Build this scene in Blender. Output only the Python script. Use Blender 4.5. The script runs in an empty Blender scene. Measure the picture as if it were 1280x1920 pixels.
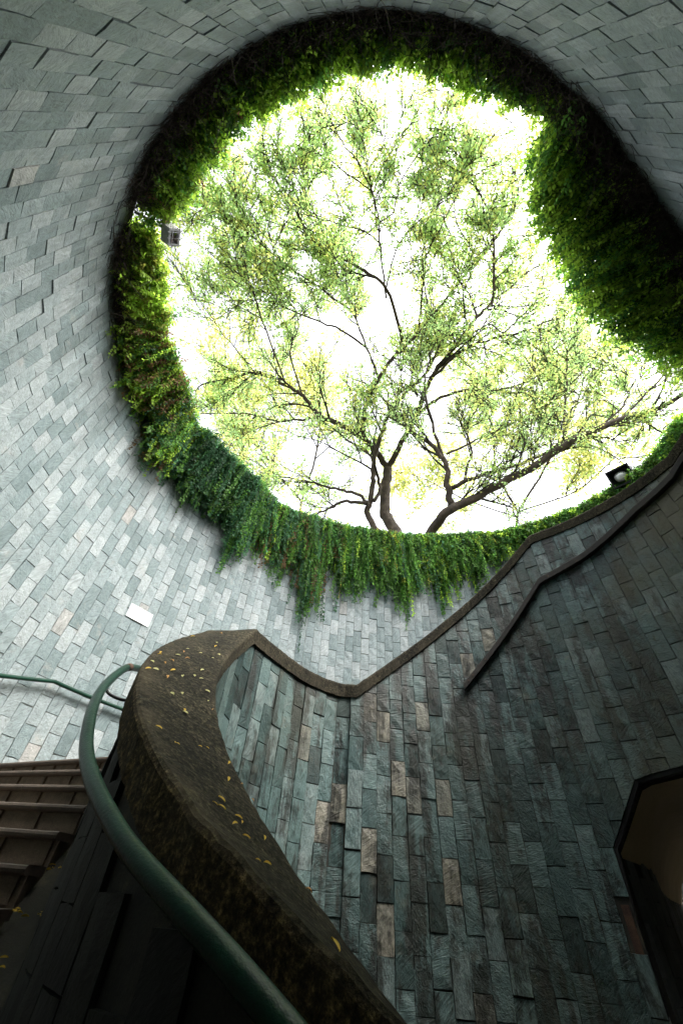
import bpy, math, random
import numpy as np
from mathutils import Matrix, Vector
from mathutils.bvhtree import BVHTree

random.seed(7)
rng = np.random.default_rng(11)
scene = bpy.context.scene
COL = scene.collection
pi = math.pi
rad = math.radians

# ------------------------------------------------------------------ camera
F_PX, ZEN = 742.0, (705.3, 219.2)          # focal length in photo pixels, image point of the zenith
up_c = np.array([ZEN[0]-640, -(ZEN[1]-960), -F_PX]); up_c /= np.linalg.norm(up_c)
fw = np.array([0, 0, -1.0]); y_c = fw-up_c*fw.dot(up_c); y_c /= np.linalg.norm(y_c)
CAM = np.array([np.cross(y_c, up_c), y_c, up_c])      # world = CAM @ camera vector
cam_d = bpy.data.cameras.new('camera'); cam = bpy.data.objects.new('camera', cam_d); COL.objects.link(cam)
cam_d.sensor_fit = 'VERTICAL'; cam_d.sensor_height = 36.0; cam_d.sensor_width = 24.0
cam_d.lens = F_PX/1920*36.0
cam_d.clip_start = 0.05; cam_d.clip_end = 2000
m4 = Matrix.Identity(4)
for i in range(3):
    for j in range(3):
        m4[i][j] = CAM[i, j]
cam.matrix_world = m4
scene.camera = cam

# ------------------------------------------------------------------ sky, sun, exposure
SUN_EL, SUN_AZ = rad(58), rad(118)          # azimuth clockwise from +y
world = bpy.data.worlds.new('World'); scene.world = world; world.use_nodes = True
nt = world.node_tree; nt.nodes.clear()
sky = nt.nodes.new('ShaderNodeTexSky'); sky.sky_type = 'NISHITA'; sky.sun_disc = False
sky.sun_elevation = SUN_EL; sky.sun_rotation = SUN_AZ
sky.air_density = 1.0; sky.dust_density = 7.0; sky.ozone_density = 1.0
hs = nt.nodes.new('ShaderNodeHueSaturation'); hs.inputs['Saturation'].default_value = 0.22
bg = nt.nodes.new('ShaderNodeBackground'); bg.inputs['Strength'].default_value = 0.15
wo = nt.nodes.new('ShaderNodeOutputWorld')
nt.links.new(sky.outputs[0], hs.inputs['Color']); nt.links.new(hs.outputs[0], bg.inputs['Color'])
nt.links.new(bg.outputs[0], wo.inputs['Surface'])
sd = bpy.data.lights.new('sun', 'SUN'); sd.energy = .7; sd.angle = rad(30); sd.color = (1, .96, .9)
so = bpy.data.objects.new('sun', sd); COL.objects.link(so)
sv = Vector((math.sin(SUN_AZ)*math.cos(SUN_EL), math.cos(SUN_AZ)*math.cos(SUN_EL), math.sin(SUN_EL)))
so.rotation_euler = (-sv).to_track_quat('-Z', 'Y').to_euler()
so.location = sv*60
vs = scene.view_settings
vs.view_transform = 'Standard'; vs.look = 'None'; vs.exposure = 2.6; vs.gamma = 1.0; vs.use_curve_mapping = False
scene.render.engine = 'CYCLES'
scene.cycles.max_bounces = 8; scene.cycles.diffuse_bounces = 5; scene.cycles.transmission_bounces = 6
scene.cycles.transparent_max_bounces = 8

# ------------------------------------------------------------------ helpers
def ray(p):
    d = CAM @ np.array([p[0]-640.0, -(p[1]-960.0), -F_PX]); return d
def az_q(p):
    d = ray(p); h = math.hypot(d[0], d[1]); return np.array([d[0]/h, d[1]/h]), d[2]/h
def at_z(p, z):
    d = ray(p); return d/d[2]*z
def project(P):
    c = CAM.T @ np.asarray(P, float)
    if c[2] > -1e-4: return None
    return 640+F_PX*c[0]/-c[2], 960-F_PX*c[1]/-c[2]

def mesh(name, V, Fc, mat=None, smooth=False):
    me = bpy.data.meshes.new(name); me.from_pydata([tuple(map(float, v)) for v in V], [], Fc)
    if mat: me.materials.append(mat)
    if smooth: me.polygons.foreach_set('use_smooth', [True]*len(me.polygons))
    me.update(); return me
def quads_mesh(name, V, Fq, mat, attrs=None, smooth=False):
    """fast mesh of equal polygons from numpy arrays"""
    V = np.ascontiguousarray(V, np.float32); Fq = np.ascontiguousarray(Fq, np.int32)
    n, k = Fq.shape
    me = bpy.data.meshes.new(name)
    me.vertices.add(len(V)); me.vertices.foreach_set('co', V.ravel())
    me.loops.add(n*k); me.loops.foreach_set('vertex_index', Fq.ravel())
    me.polygons.add(n); me.polygons.foreach_set('loop_start', np.arange(0, n*k, k, dtype=np.int32))
    me.polygons.foreach_set('loop_total', np.full(n, k, np.int32))
    if smooth: me.polygons.foreach_set('use_smooth', np.ones(n, bool))
    me.update(calc_edges=True)
    if attrs:
        for a, (dom, val) in attrs.items():
            at = me.attributes.new(a, 'FLOAT_COLOR', dom); at.data.foreach_set('color', np.ascontiguousarray(val, np.float32).ravel())
    me.materials.append(mat); return me
def obj(name, me, parent=None, **props):
    o = bpy.data.objects.new(name, me); COL.objects.link(o)
    if parent: o.parent = parent
    for k, v in props.items(): o[k] = v
    return o
def thing(name, label, cat, loc=(0, 0, 0), group=None):
    o = bpy.data.objects.new(name, None); COL.objects.link(o); o.location = loc; o.empty_display_size = .2
    o['label'] = label; o['category'] = cat
    if group: o['group'] = group
    return o
def child(name, me, root, **props):
    """part whose mesh is written in world coordinates"""
    o = obj(name, me, root, **props); o.location = [-c for c in root.location]; return o

def tube(path, radii, n=8, cap=True):
    P = np.asarray(path, float); R = np.broadcast_to(np.asarray(radii, float), (len(P),))
    T = np.gradient(P, axis=0); T /= np.linalg.norm(T, axis=1)[:, None]+1e-9
    a = np.array([0, 0, 1.0]) if abs(T[0][2]) < .9 else np.array([1.0, 0, 0])
    N = np.cross(T[0], a); N /= np.linalg.norm(N); V = []; Fc = []
    for i in range(len(P)):
        N = N-T[i]*N.dot(T[i]); N /= np.linalg.norm(N)+1e-9; B = np.cross(T[i], N)
        for k in range(n):
            t = 2*pi*k/n; V.append(P[i]+R[i]*(math.cos(t)*N+math.sin(t)*B))
    for i in range(len(P)-1):
        for k in range(n):
            a0 = i*n+k; b0 = i*n+(k+1) % n; Fc.append((a0, b0, b0+n, a0+n))
    if cap:
        Fc.append(tuple(range(n))[::-1]); Fc.append(tuple(range((len(P)-1)*n, len(P)*n)))
    return V, Fc
class MB:
    def __init__(s): s.V = []; s.F = []
    def add(s, V, Fc):
        o = len(s.V); s.V += list(V); s.F += [tuple(i+o for i in f) for f in Fc]; return s
    def box(s, c, ax, ay, az):
        c, ax, ay, az = (np.asarray(v, float) for v in (c, ax, ay, az))
        V = [c+i*ax+j*ay+k*az for k in (-1, 1) for j in (-1, 1) for i in (-1, 1)]
        return s.add(V, [(0, 2, 3, 1), (4, 5, 7, 6), (0, 1, 5, 4), (2, 6, 7, 3), (0, 4, 6, 2), (1, 3, 7, 5)])
    def mesh(s, name, mat, smooth=False): return mesh(name, s.V, s.F, mat, smooth)

def catmull(P, per=10):
    P = np.asarray(P, float); Q = np.vstack([2*P[0]-P[1], P, 2*P[-1]-P[-2]]); out = []
    for i in range(1, len(Q)-2):
        p0, p1, p2, p3 = Q[i-1:i+3]; t0 = 0; a = .5
        t1 = t0+np.linalg.norm(p1-p0)**a+1e-6; t2 = t1+np.linalg.norm(p2-p1)**a+1e-6; t3 = t2+np.linalg.norm(p3-p2)**a+1e-6
        for t in np.linspace(t1, t2, per, endpoint=False):
            A1 = (t1-t)/(t1-t0)*p0+(t-t0)/(t1-t0)*p1; A2 = (t2-t)/(t2-t1)*p1+(t-t1)/(t2-t1)*p2; A3 = (t3-t)/(t3-t2)*p2+(t-t2)/(t3-t2)*p3
            B1 = (t2-t)/(t2-t0)*A1+(t-t0)/(t2-t0)*A2; B2 = (t3-t)/(t3-t1)*A2+(t-t1)/(t3-t1)*A3
            out.append((t2-t)/(t2-t1)*B1+(t-t1)/(t2-t1)*B2)
    out.append(P[-1]); return np.array(out)
class Curve:
    """plan polyline with arc length; normal = right hand side of travel"""
    def __init__(s, P):
        s.P = np.asarray(P, float); s.S = np.r_[0, np.cumsum(np.linalg.norm(np.diff(s.P, axis=0), axis=1))]; s.L = s.S[-1]
        T = np.gradient(s.P, axis=0); s.T = T/np.linalg.norm(T, axis=1)[:, None]
    def at(s, u):
        p = np.array([np.interp(u, s.S, s.P[:, k]) for k in (0, 1)]); t = np.array([np.interp(u, s.S, s.T[:, k]) for k in (0, 1)])
        t /= np.linalg.norm(t); return p, t, np.array([t[1], -t[0]])
    def nearest(s, p):
        return s.S[np.argmin(np.linalg.norm(s.P-np.asarray(p)[None], axis=1))]
    def hit(s, p, far=True):
        """arc position and height where the pixel's ray meets the wall"""
        u, q = az_q(p); c = s.P[:, 0]*u[1]-s.P[:, 1]*u[0]; d = s.P @ u
        idx = np.where((np.sign(c[1:]) != np.sign(c[:-1])) & (d[1:] > 0))[0]
        i = idx[np.argmax(d[idx])] if far else idx[np.argmin(d[idx])]
        f = c[i]/(c[i]-c[i+1]); return s.S[i]+f*(s.S[i+1]-s.S[i]), q*(d[i]+f*(d[i+1]-d[i]))

# ------------------------------------------------------------------ materials
def new_mat(name):
    m = bpy.data.materials.new(name); m.use_nodes = True; n = m.node_tree.nodes; l = m.node_tree.links
    return m, n, l, n['Principled BSDF']
def ramp(n, stops, interp='LINEAR'):
    r = n.new('ShaderNodeValToRGB'); e = r.color_ramp.elements; r.color_ramp.interpolation = interp
    while len(e) > 1: e.remove(e[-1])
    e[0].position = stops[0][0]; e[0].color = (*stops[0][1], 1)
    for p, c in stops[1:]:
        k = e.new(p); k.color = (*c, 1)
    return r
def math_n(n, l, op, a, b=None, clamp=False):
    x = n.new('ShaderNodeMath'); x.operation = op; x.use_clamp = clamp
    for i, v in enumerate((a, b)):
        if v is None: continue
        if isinstance(v, (int, float)): x.inputs[i].default_value = v
        else: l.new(v, x.inputs[i])
    return x.outputs[0]
def mix_n(n, l, fac, a, b, mode='MIX'):
    x = n.new('ShaderNodeMix'); x.data_type = 'RGBA'; x.blend_type = mode
    for i, v in ((0, fac), (6, a), (7, b)):
        if isinstance(v, (int, float)): x.inputs[i].default_value = v
        elif isinstance(v, tuple): x.inputs[i].default_value = (*v, 1)
        else: l.new(v, x.inputs[i])
    return x.outputs[2]
def noise_n(n, l, vec, scale, detail=4, rough=.55, dist=0):
    x = n.new('ShaderNodeTexNoise'); x.inputs['Scale'].default_value = scale; x.inputs['Detail'].default_value = detail
    x.inputs['Roughness'].default_value = rough; x.inputs['Distortion'].default_value = dist
    if vec is not None: l.new(vec, x.inputs['Vector'])
    return x.outputs['Fac']
def scale_n(n, l, vec, s):
    x = n.new('ShaderNodeMapping'); x.inputs['Scale'].default_value = s; l.new(vec, x.inputs['Vector']); return x.outputs[0]

def slate(name, cols, odd, stain=0.0, rough=.62, bump=.5, edge=(.3, .28, .24), ivy=False):
    m, n, l, b = new_mat(name)
    geo = n.new('ShaderNodeNewGeometry').outputs['Position']
    at = n.new('ShaderNodeAttribute'); at.attribute_name = 'tint'
    sp = n.new('ShaderNodeSeparateColor'); l.new(at.outputs['Color'], sp.inputs[0])
    R, G, B = sp.outputs
    # each tile has its own piece of rock: offset and turn the grain by the tile's random value
    off = n.new('ShaderNodeVectorMath'); off.operation = 'ADD'; l.new(geo, off.inputs[0])
    sc = n.new('ShaderNodeVectorMath'); sc.operation = 'SCALE'; sc.inputs[0].default_value = (31, 17, 23); l.new(B, sc.inputs['Scale']); l.new(sc.outputs[0], off.inputs[1])
    vr = n.new('ShaderNodeVectorRotate'); vr.rotation_type = 'AXIS_ANGLE'; vr.inputs['Axis'].default_value = (.6, .7, .2)
    l.new(off.outputs[0], vr.inputs['Vector']); l.new(math_n(n, l, 'MULTIPLY', B, 3.0), vr.inputs['Angle'])
    v = vr.outputs[0]
    grain = noise_n(n, l, scale_n(n, l, v, (5, 26, 40)), 1.6, 6, .62, .8)
    blotch = noise_n(n, l, v, 6.5, 5, .6, .4)
    fine = noise_n(n, l, v, 90, 3, .6)
    base = ramp(n, [(i/(len(cols)-1), c) for i, c in enumerate(cols)])
    s = math_n(n, l, 'ADD', math_n(n, l, 'MULTIPLY', R, .8), math_n(n, l, 'MULTIPLY', blotch, .42))
    l.new(math_n(n, l, 'SUBTRACT', s, .14, True), base.inputs['Fac'])
    oddr = ramp(n, [(0.3, odd[0]), (0.65, odd[1])]); l.new(blotch, oddr.inputs['Fac'])
    c = mix_n(n, l, G, base.outputs[0], oddr.outputs[0])
    # rock grain: light and dark streaks
    g2 = ramp(n, [(.30, (.45, .45, .45)), (.47, (.95, .95, .95)), (.56, (1.05, 1.05, 1.05)), (.72, (1.55, 1.52, 1.48))]); l.new(grain, g2.inputs['Fac'])
    c = mix_n(n, l, .85, c, g2.outputs[0], 'MULTIPLY')
    # buff mineral bloom in patches along the edges
    bl = ramp(n, [(.6, (0, 0, 0)), (.72, (1, 1, 1))]); l.new(noise_n(n, l, geo, 3.1, 6, .7), bl.inputs['Fac'])
    c = mix_n(n, l, math_n(n, l, 'MULTIPLY', bl.outputs[0], .46), c, edge)
    if stain:
        st = noise_n(n, l, scale_n(n, l, geo, (5.0, 5.0, .9)), 1.0, 6, .7, .3)
        br = noise_n(n, l, geo, 14, 5, .7)
        sv_ = math_n(n, l, 'ADD', st, math_n(n, l, 'MULTIPLY', br, .35))
        r2 = ramp(n, [(.655, (0, 0, 0)), (.76, (1, 1, 1))]); l.new(sv_, r2.inputs['Fac'])
        c = mix_n(n, l, math_n(n, l, 'MULTIPLY', r2.outputs[0], stain), c, (.012, .013, .011))
        ms = noise_n(n, l, geo, .9, 4, .6)
        r3 = ramp(n, [(.40, (0, 0, 0)), (.64, (1, 1, 1))]); l.new(ms, r3.inputs['Fac'])
        sx = n.new('ShaderNodeSeparateXYZ'); l.new(geo, sx.inputs[0])
        side = n.new('ShaderNodeMapRange'); side.inputs[1].default_value = 2.3; side.inputs[2].default_value = 3.5; side.inputs[3].default_value = .25; side.inputs[4].default_value = .95; l.new(sx.outputs[0], side.inputs[0])
        c = mix_n(n, l, math_n(n, l, 'MULTIPLY', r3.outputs[0], side.outputs[0]), c, (.060, .055, .026))
    if ivy:      # grey run-off streaks under the vines
        sz = n.new('ShaderNodeSeparateXYZ'); l.new(geo, sz.inputs[0]); mr = n.new('ShaderNodeMapRange'); mr.inputs[1].default_value = 3.2; mr.inputs[2].default_value = 5.6; l.new(sz.outputs[2], mr.inputs[0])
        sk = noise_n(n, l, scale_n(n, l, geo, (7, 7, .7)), 1.0, 6, .7, .2); k_ = ramp(n, [(.45, (0, 0, 0)), (.68, (1, 1, 1))])
        l.new(math_n(n, l, 'ADD', sk, math_n(n, l, 'MULTIPLY', mr.outputs[0], .16)), k_.inputs['Fac'])
        c = mix_n(n, l, math_n(n, l, 'MULTIPLY', math_n(n, l, 'MULTIPLY', k_.outputs[0], math_n(n, l, 'ADD', math_n(n, l, 'MULTIPLY', mr.outputs[0], .6), .12)), .9), c, (.055, .062, .058))
    l.new(c, b.inputs['Base Color'])
    rr = math_n(n, l, 'ADD', math_n(n, l, 'MULTIPLY', grain, .3), rough-.15); l.new(rr, b.inputs['Roughness'])
    b.inputs['Specular IOR Level'].default_value = .35
    h = math_n(n, l, 'ADD', math_n(n, l, 'MULTIPLY', grain, 1.0), math_n(n, l, 'MULTIPLY', fine, .12))
    h = math_n(n, l, 'ADD', h, math_n(n, l, 'MULTIPLY', blotch, 1.2))
    bp = n.new('ShaderNodeBump'); bp.inputs['Strength'].default_value = bump; bp.inputs['Distance'].default_value = .012
    l.new(h, bp.inputs['Height']); l.new(bp.outputs[0], b.inputs['Normal'])
    return m
def rough_mat(name, stops, scale=8, rough=.85, bump=.4, dist=.01, detail=6, speck=None, metallic=0):
    m, n, l, b = new_mat(name); geo = n.new('ShaderNodeNewGeometry').outputs['Position']
    f = noise_n(n, l, geo, scale, detail, .65); r = ramp(n, stops); l.new(f, r.inputs['Fac']); c = r.outputs[0]
    fine = noise_n(n, l, geo, 160, 3, .7)
    fr = ramp(n, [(.3, (.55, .55, .55)), (.55, (1, 1, 1)), (.75, (1.5, 1.5, 1.45))]); l.new(fine, fr.inputs['Fac'])
    c = mix_n(n, l, .8, c, fr.outputs[0], 'MULTIPLY')
    if speck:
        k = noise_n(n, l, geo, speck[0], 4, .6); kr = ramp(n, [(speck[1], (0, 0, 0)), (speck[1]+.05, (1, 1, 1))]); l.new(k, kr.inputs['Fac'])
        c = mix_n(n, l, kr.outputs[0], c, speck[2])
    l.new(c, b.inputs['Base Color']); b.inputs['Roughness'].default_value = rough; b.inputs['Metallic'].default_value = metallic
    bp = n.new('ShaderNodeBump'); bp.inputs['Strength'].default_value = bump; bp.inputs['Distance'].default_value = dist
    h = math_n(n, l, 'ADD', f, math_n(n, l, 'MULTIPLY', fine, .5)); l.new(h, bp.inputs['Height']); l.new(bp.outputs[0], b.inputs['Normal'])
    return m
def leaf_mat(name, trans=.5, gam=.72):
    m, n, l, b = new_mat(name); at = n.new('ShaderNodeAttribute'); at.attribute_name = 'tint'
    b.inputs['Roughness'].default_value = .55; b.inputs['Specular IOR Level'].default_value = .25
    l.new(at.outputs['Color'], b.inputs['Base Color'])
    tr = n.new('ShaderNodeBsdfTranslucent')
    g = n.new('ShaderNodeVectorMath'); g.operation = 'SCALE'; g.inputs['Scale'].default_value = gam; l.new(at.outputs['Color'], g.inputs[0]); l.new(g.outputs[0], tr.inputs['Color'])
    mx = n.new('ShaderNodeMixShader'); mx.inputs['Fac'].default_value = trans
    l.new(b.outputs[0], mx.inputs[1]); l.new(tr.outputs[0], mx.inputs[2]); l.new(mx.outputs[0], n['Material Output'].inputs['Surface'])
    return m
def plain(name, col, rough=.5, metallic=0):
    m, n, l, b = new_mat(name); b.inputs['Base Color'].default_value = (*col, 1); b.inputs['Roughness'].default_value = rough; b.inputs['Metallic'].default_value = metallic
    return m

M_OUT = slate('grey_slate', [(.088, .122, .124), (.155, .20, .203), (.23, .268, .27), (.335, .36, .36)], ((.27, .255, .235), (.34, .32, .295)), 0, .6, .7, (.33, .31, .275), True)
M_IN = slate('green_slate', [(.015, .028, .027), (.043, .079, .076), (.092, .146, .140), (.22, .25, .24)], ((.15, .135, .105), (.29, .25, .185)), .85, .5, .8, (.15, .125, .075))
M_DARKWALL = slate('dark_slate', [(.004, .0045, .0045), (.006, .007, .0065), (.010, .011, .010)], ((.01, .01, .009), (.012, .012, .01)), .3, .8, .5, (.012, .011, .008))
M_MORT_OUT = rough_mat('buff_mortar', [(.3, (.06, .06, .055)), (.55, (.22, .215, .19))], 5)
M_MORT_IN = rough_mat('dark_mortar', [(.3, (.012, .012, .010)), (.55, (.03, .028, .02)), (.75, (.10, .08, .045))], 6)
def coping_mat():
    m, n, l, b = new_mat('mossy_granolith'); geo = n.new('ShaderNodeNewGeometry').outputs['Position']
    big = noise_n(n, l, geo, 2.6, 6, .65); mid = noise_n(n, l, geo, 16, 5, .7); fine = noise_n(n, l, geo, 52, 5, .8); vor = n.new('ShaderNodeTexVoronoi'); vor.inputs['Scale'].default_value = 130; l.new(geo, vor.inputs['Vector'])
    r = ramp(n, [(.3, (.007, .0070, .0055)), (.5, (.017, .0155, .0105)), (.66, (.038, .034, .022)), (.8, (.07, .062, .045))])
    l.new(math_n(n, l, 'ADD', math_n(n, l, 'MULTIPLY', big, .7), math_n(n, l, 'MULTIPLY', mid, .3)), r.inputs['Fac'])
    fr = ramp(n, [(.36, (.12, .12, .12)), (.49, (.8, .8, .8)), (.58, (2.2, 2.15, 2.0)), (.70, (6.5, 6.2, 5.6))]); l.new(fine, fr.inputs['Fac'])
    c = mix_n(n, l, 1.0, r.outputs[0], fr.outputs[0], 'MULTIPLY')
    at = n.new('ShaderNodeAttribute'); at.attribute_name = 'wear_sidelight'; w = n.new('ShaderNodeSeparateColor'); l.new(at.outputs['Color'], w.inputs[0])
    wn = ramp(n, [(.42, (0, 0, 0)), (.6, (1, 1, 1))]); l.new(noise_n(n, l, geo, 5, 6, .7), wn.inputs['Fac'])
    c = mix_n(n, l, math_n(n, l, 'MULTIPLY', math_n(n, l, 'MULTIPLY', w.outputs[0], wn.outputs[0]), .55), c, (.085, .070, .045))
    sn = ramp(n, [(.3, (.15, .15, .15)), (.6, (1, 1, 1))]); l.new(mid, sn.inputs['Fac']); sc = mix_n(n, l, 1.0, (.075, .054, .024), fr.outputs[0], 'MULTIPLY')  # brown grain that paints the light on the stair side face
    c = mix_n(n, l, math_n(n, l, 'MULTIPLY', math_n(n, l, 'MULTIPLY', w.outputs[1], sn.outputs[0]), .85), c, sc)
    l.new(c, b.inputs['Base Color']); b.inputs['Roughness'].default_value = .95; b.inputs['Specular IOR Level'].default_value = .15
    bp = n.new('ShaderNodeBump'); bp.inputs['Strength'].default_value = .9; bp.inputs['Distance'].default_value = .006
    l.new(math_n(n, l, 'ADD', fine, math_n(n, l, 'MULTIPLY', mid, .8)), bp.inputs['Height']); l.new(bp.outputs[0], b.inputs['Normal']); return m
M_COPING = coping_mat()
M_METAL = rough_mat('rusty_channel', [(.3, (.006, .005, .004)), (.6, (.016, .011, .007)), (.8, (.04, .024, .013))], 9, .8, .4, .006, 6, (40, .70, (.35, .22, .12)))
M_STEP = rough_mat('brown_granite', [(.3, (.065, .048, .032)), (.7, (.15, .112, .075))], 14, .85, .4, .006)
M_NOSE = rough_mat('nosing_stone', [(.3, (.045, .034, .025)), (.7, (.088, .066, .049))], 9, .7, .25, .004)
M_SOFFIT = rough_mat('beige_paint', [(.3, (.44, .34, .18)), (.7, (.56, .43, .25))], 2, .8, .1, .004)
M_FLOOR = rough_mat('floor_stone', [(.3, (.20, .195, .18)), (.7, (.32, .31, .285))], 4)
M_GROUND = rough_mat('ground_soil', [(.3, (.05, .06, .025)), (.7, (.09, .085, .05))], 1.5)
M_BARK = rough_mat('bark', [(.3, (.030, .023, .017)), (.55, (.075, .056, .042)), (.75, (.16, .125, .10))], 5, .95, .9, .03)
M_TWIG = plain('twig_bark', (.020, .016, .010), .9)
M_STEM = plain('dry_stem', (.030, .020, .012), .9)
M_LEAF = leaf_mat('vine_leaf', .55, 1.9)
M_CROWN = leaf_mat('tree_leaf', .72, 1.95)
M_FALLEN = leaf_mat('fallen_leaf', .15, 1.0)
M_WHITE = plain('white_plate', (.80, .80, .82), .4)
M_SCREW = plain('screw', (.35, .35, .36), .4, .8)
M_BLACK = plain('black_housing', (.012, .013, .015), .45)
M_GREY = rough_mat('weathered_grey_metal', [(.3, (.32, .32, .33)), (.7, (.5, .49, .49))], 12, .6, .2, .004)
M_LENS = plain('lamp_reflector', (.75, .76, .75), .25, .2)
def rail_mat():
    m, n, l, b = new_mat('green_gloss_paint'); geo = n.new('ShaderNodeNewGeometry').outputs['Position']
    f = noise_n(n, l, geo, 7, 6, .7); r = ramp(n, [(.3, (.0010, .018, .010)), (.55, (.0018, .032, .018)), (.62, (.007, .032, .021)), (.70, (.035, .022, .013))]); l.new(f, r.inputs['Fac'])
    l.new(r.outputs[0], b.inputs['Base Color'])
    k = noise_n(n, l, geo, 120, 4, .6); l.new(math_n(n, l, 'ADD', math_n(n, l, 'MULTIPLY', k, .35), .2), b.inputs['Roughness']); b.inputs['Specular IOR Level'].default_value = .28
    bp = n.new('ShaderNodeBump'); bp.inputs['Strength'].default_value = .35; bp.inputs['Distance'].default_value = .004; l.new(k, bp.inputs['Height']); l.new(bp.outputs[0], b.inputs['Normal'])
    return m
M_RAIL = rail_mat()
M_RUST = rough_mat('rust_ring', [(.3, (.05, .03, .02)), (.7, (.12, .06, .035))], 30)
def glass_mat():
    m, n, l, b = new_mat('lamp_glass'); b.inputs['Base Color'].default_value = (.9, .93, .92, 1); b.inputs['Roughness'].default_value = .05
    b.inputs['Transmission Weight'].default_value = 1.0; b.inputs['IOR'].default_value = 1.2; return m
M_GLASS = glass_mat()

# ------------------------------------------------------------------ plan geometry (metres, camera at the origin)
O = np.array([.175, 3.017])                 # centre of the shaft
I = np.array([1.228, 2.288])                # centre the stairs turn round
RIM = 6.05; FLOOR = -2.75; GROUND = 5.0
_t = np.array([-180, -139, -96, -66, -50, -40, -25, -13, 0, 10, 24, 42, 61, 81, 99, 120, 180.])
_r = np.array([3.72, 3.72, 3.72, 3.73, 3.78, 3.95, 4.4, 4.85, 5.35, 5.6, 5.45, 4.92, 4.40, 3.97, 3.76, 3.72, 3.72])
_td = np.arange(-180, 181, 2.0); _rd = np.interp(_td, _t, _r)
_k = np.hanning(9); _k /= _k.sum(); _rs = np.convolve(np.r_[_rd[-5:-1], _rd, _rd[1:5]], _k, 'valid')
def RO(th): return np.interp((np.asarray(th)+180) % 360-180, _td, _rs)
def pol(th, r): return np.array([O[0]+r*math.cos(rad(th)), O[1]+r*math.sin(rad(th))])
OUT = Curve([pol(t, float(RO(t))) for t in np.arange(329, -31.01, -1.0)])      # clockwise, normal points into the well

# near flight of the spiral parapet: circle found from the photograph
K1 = np.array([-.706, 3.47]); _T = np.array([math.sin(rad(-15.5)), math.cos(rad(-15.5))]); _N = np.array([_T[1], -_T[0]])
_v = 2.6*_T-K1; RN = -(_v@_v)/(2*_v@_N); CN = 2.6*_T+RN*_N; WID = .40
def near_hit(p, r, far):
    u, q = az_q(p); b = u@CN; D = max(b*b-(CN@CN-r*r), 0); d = b+math.sqrt(D)*(1 if far else -1); P = d*u
    return math.degrees(math.atan2(P[1]-CN[1], P[0]-CN[0])) % 360, q*d, P
PIN = [(480,1178),(430,1220),(412,1243),(405,1260),(398,1300),(405,1350),(450,1460),(500,1545),(560,1640),(598,1700),(640,1755),(700,1845),(750,1915)]
POUT = [(250,1330),(300,1430),(330,1490),(400,1565),(480,1640),(540,1700),(640,1800),(740,1915)]
PRAIL = [(240,1250),(210,1272),(172,1335),(165,1370),(161,1400),(165,1430),(175,1465),(190,1500),(240,1590),(330,1690),(420,1790),(530,1920)]
_a = np.array([near_hit(p, RN, i < 4)[:2] for i, p in enumerate(PIN)]); cin = np.polyfit(_a[:, 0], _a[:, 1], 2)
_b = np.array([near_hit(p, RN+WID, False)[:2] for p in POUT])
_b = np.vstack([_b, [[165, np.polyval(cin, 165)+.02], [172, np.polyval(cin, 172)+.02], [190, np.polyval(cin, 190)+.02]]]); _oa = np.array([150, 165, 172, 190, 206, 215, 226, 234, 240, 246]); _od = np.array([.0, .02, .035, .07, .075, .06, .068, .08, .108, .115])
_og = np.arange(140, 260, 1.0); _oz = np.interp(_og, _oa, _od); _ok = np.hanning(13); _ok /= _ok.sum(); _oz[6:-6] = np.convolve(_oz, _ok, 'valid')
RRAIL = RN+WID+.12
_c = np.array([near_hit(p, RRAIL, i < 2)[:2] for i, p in enumerate(PRAIL)]); _c = _c[np.argsort(_c[:, 0])]; 
_cg = np.arange(175, 250, .5); _cz = np.interp(_cg, _c[:, 0], _c[:, 1]); _lo = _cg < _c[0, 0]; _hi = _cg > _c[-1, 0]
_cz[_lo] = _c[0, 1]+.015*(_c[0, 0]-_cg[_lo]); _cz[_hi] = _c[-1, 1]-.022*(_cg[_hi]-_c[-1, 0])
_kk = np.hanning(13); _kk /= _kk.sum(); _cz[6:-6] = np.convolve(_cz, _kk, 'valid')
crail = None
def zrail(th): return float(np.interp(th, _cg, _cz)) if th <= 249 else float(_cz[-2]-.0262*(th-249))
def ext(c, th, hi=246.0):
    return np.polyval(c, th) if th <= hi else np.polyval(c, hi)+np.polyval(np.polyder(c), hi)*(th-hi)

nodes = []                                   # plan x, y, z at inner top edge, z at outer top edge (None = interpolate)
for th in np.arange(322, 171, -6.0):
    p = CN+RN*np.array([math.cos(rad(th)), math.sin(rad(th))]); zi = ext(cin, th); nodes.append((p[0], p[1], zi, zi+float(np.interp(th, _og, _oz))))
ZL1, ZL2 = 1.815, 3.93
nodes.append((K1[0], K1[1], ZL1, ZL1))
def far_pt(p, z):
    return at_z(p, z)[:2]
for p in [(520,1245),(580,1285),(640,1307)]:
    q = far_pt(p, ZL1-.15); nodes.append((q[0], q[1], None, None))
q = far_pt((668,1309), ZL1-.15); nodes.append((q[0], q[1], ZL1, ZL1))
for s_, p in [(1.016, (720,1277)), (1.011, (800,1213)), (1.006, (880,1145)), (1.0, (940,1080))]:
    u, qq = az_q(p); b = u@I; d = (b+math.sqrt(b*b-(I@I-2.355**2)))*s_; nodes.append((d*u[0], d*u[1], None, None))
q = far_pt((997,1019), ZL2-.15); nodes.append((q[0], q[1], ZL2, ZL2))
for p in [(1080,987),(1160,945),(1220,905)]:
    q = far_pt(p, ZL2-.15); nodes.append((q[0], q[1], None, None))
q = far_pt((1263,872), ZL2-.15); nodes.append((q[0], q[1], ZL2, ZL2))
a0 = math.degrees(math.atan2(q[1]-I[1], q[0]-I[0])); r0 = np.hypot(*(q-I))
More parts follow.
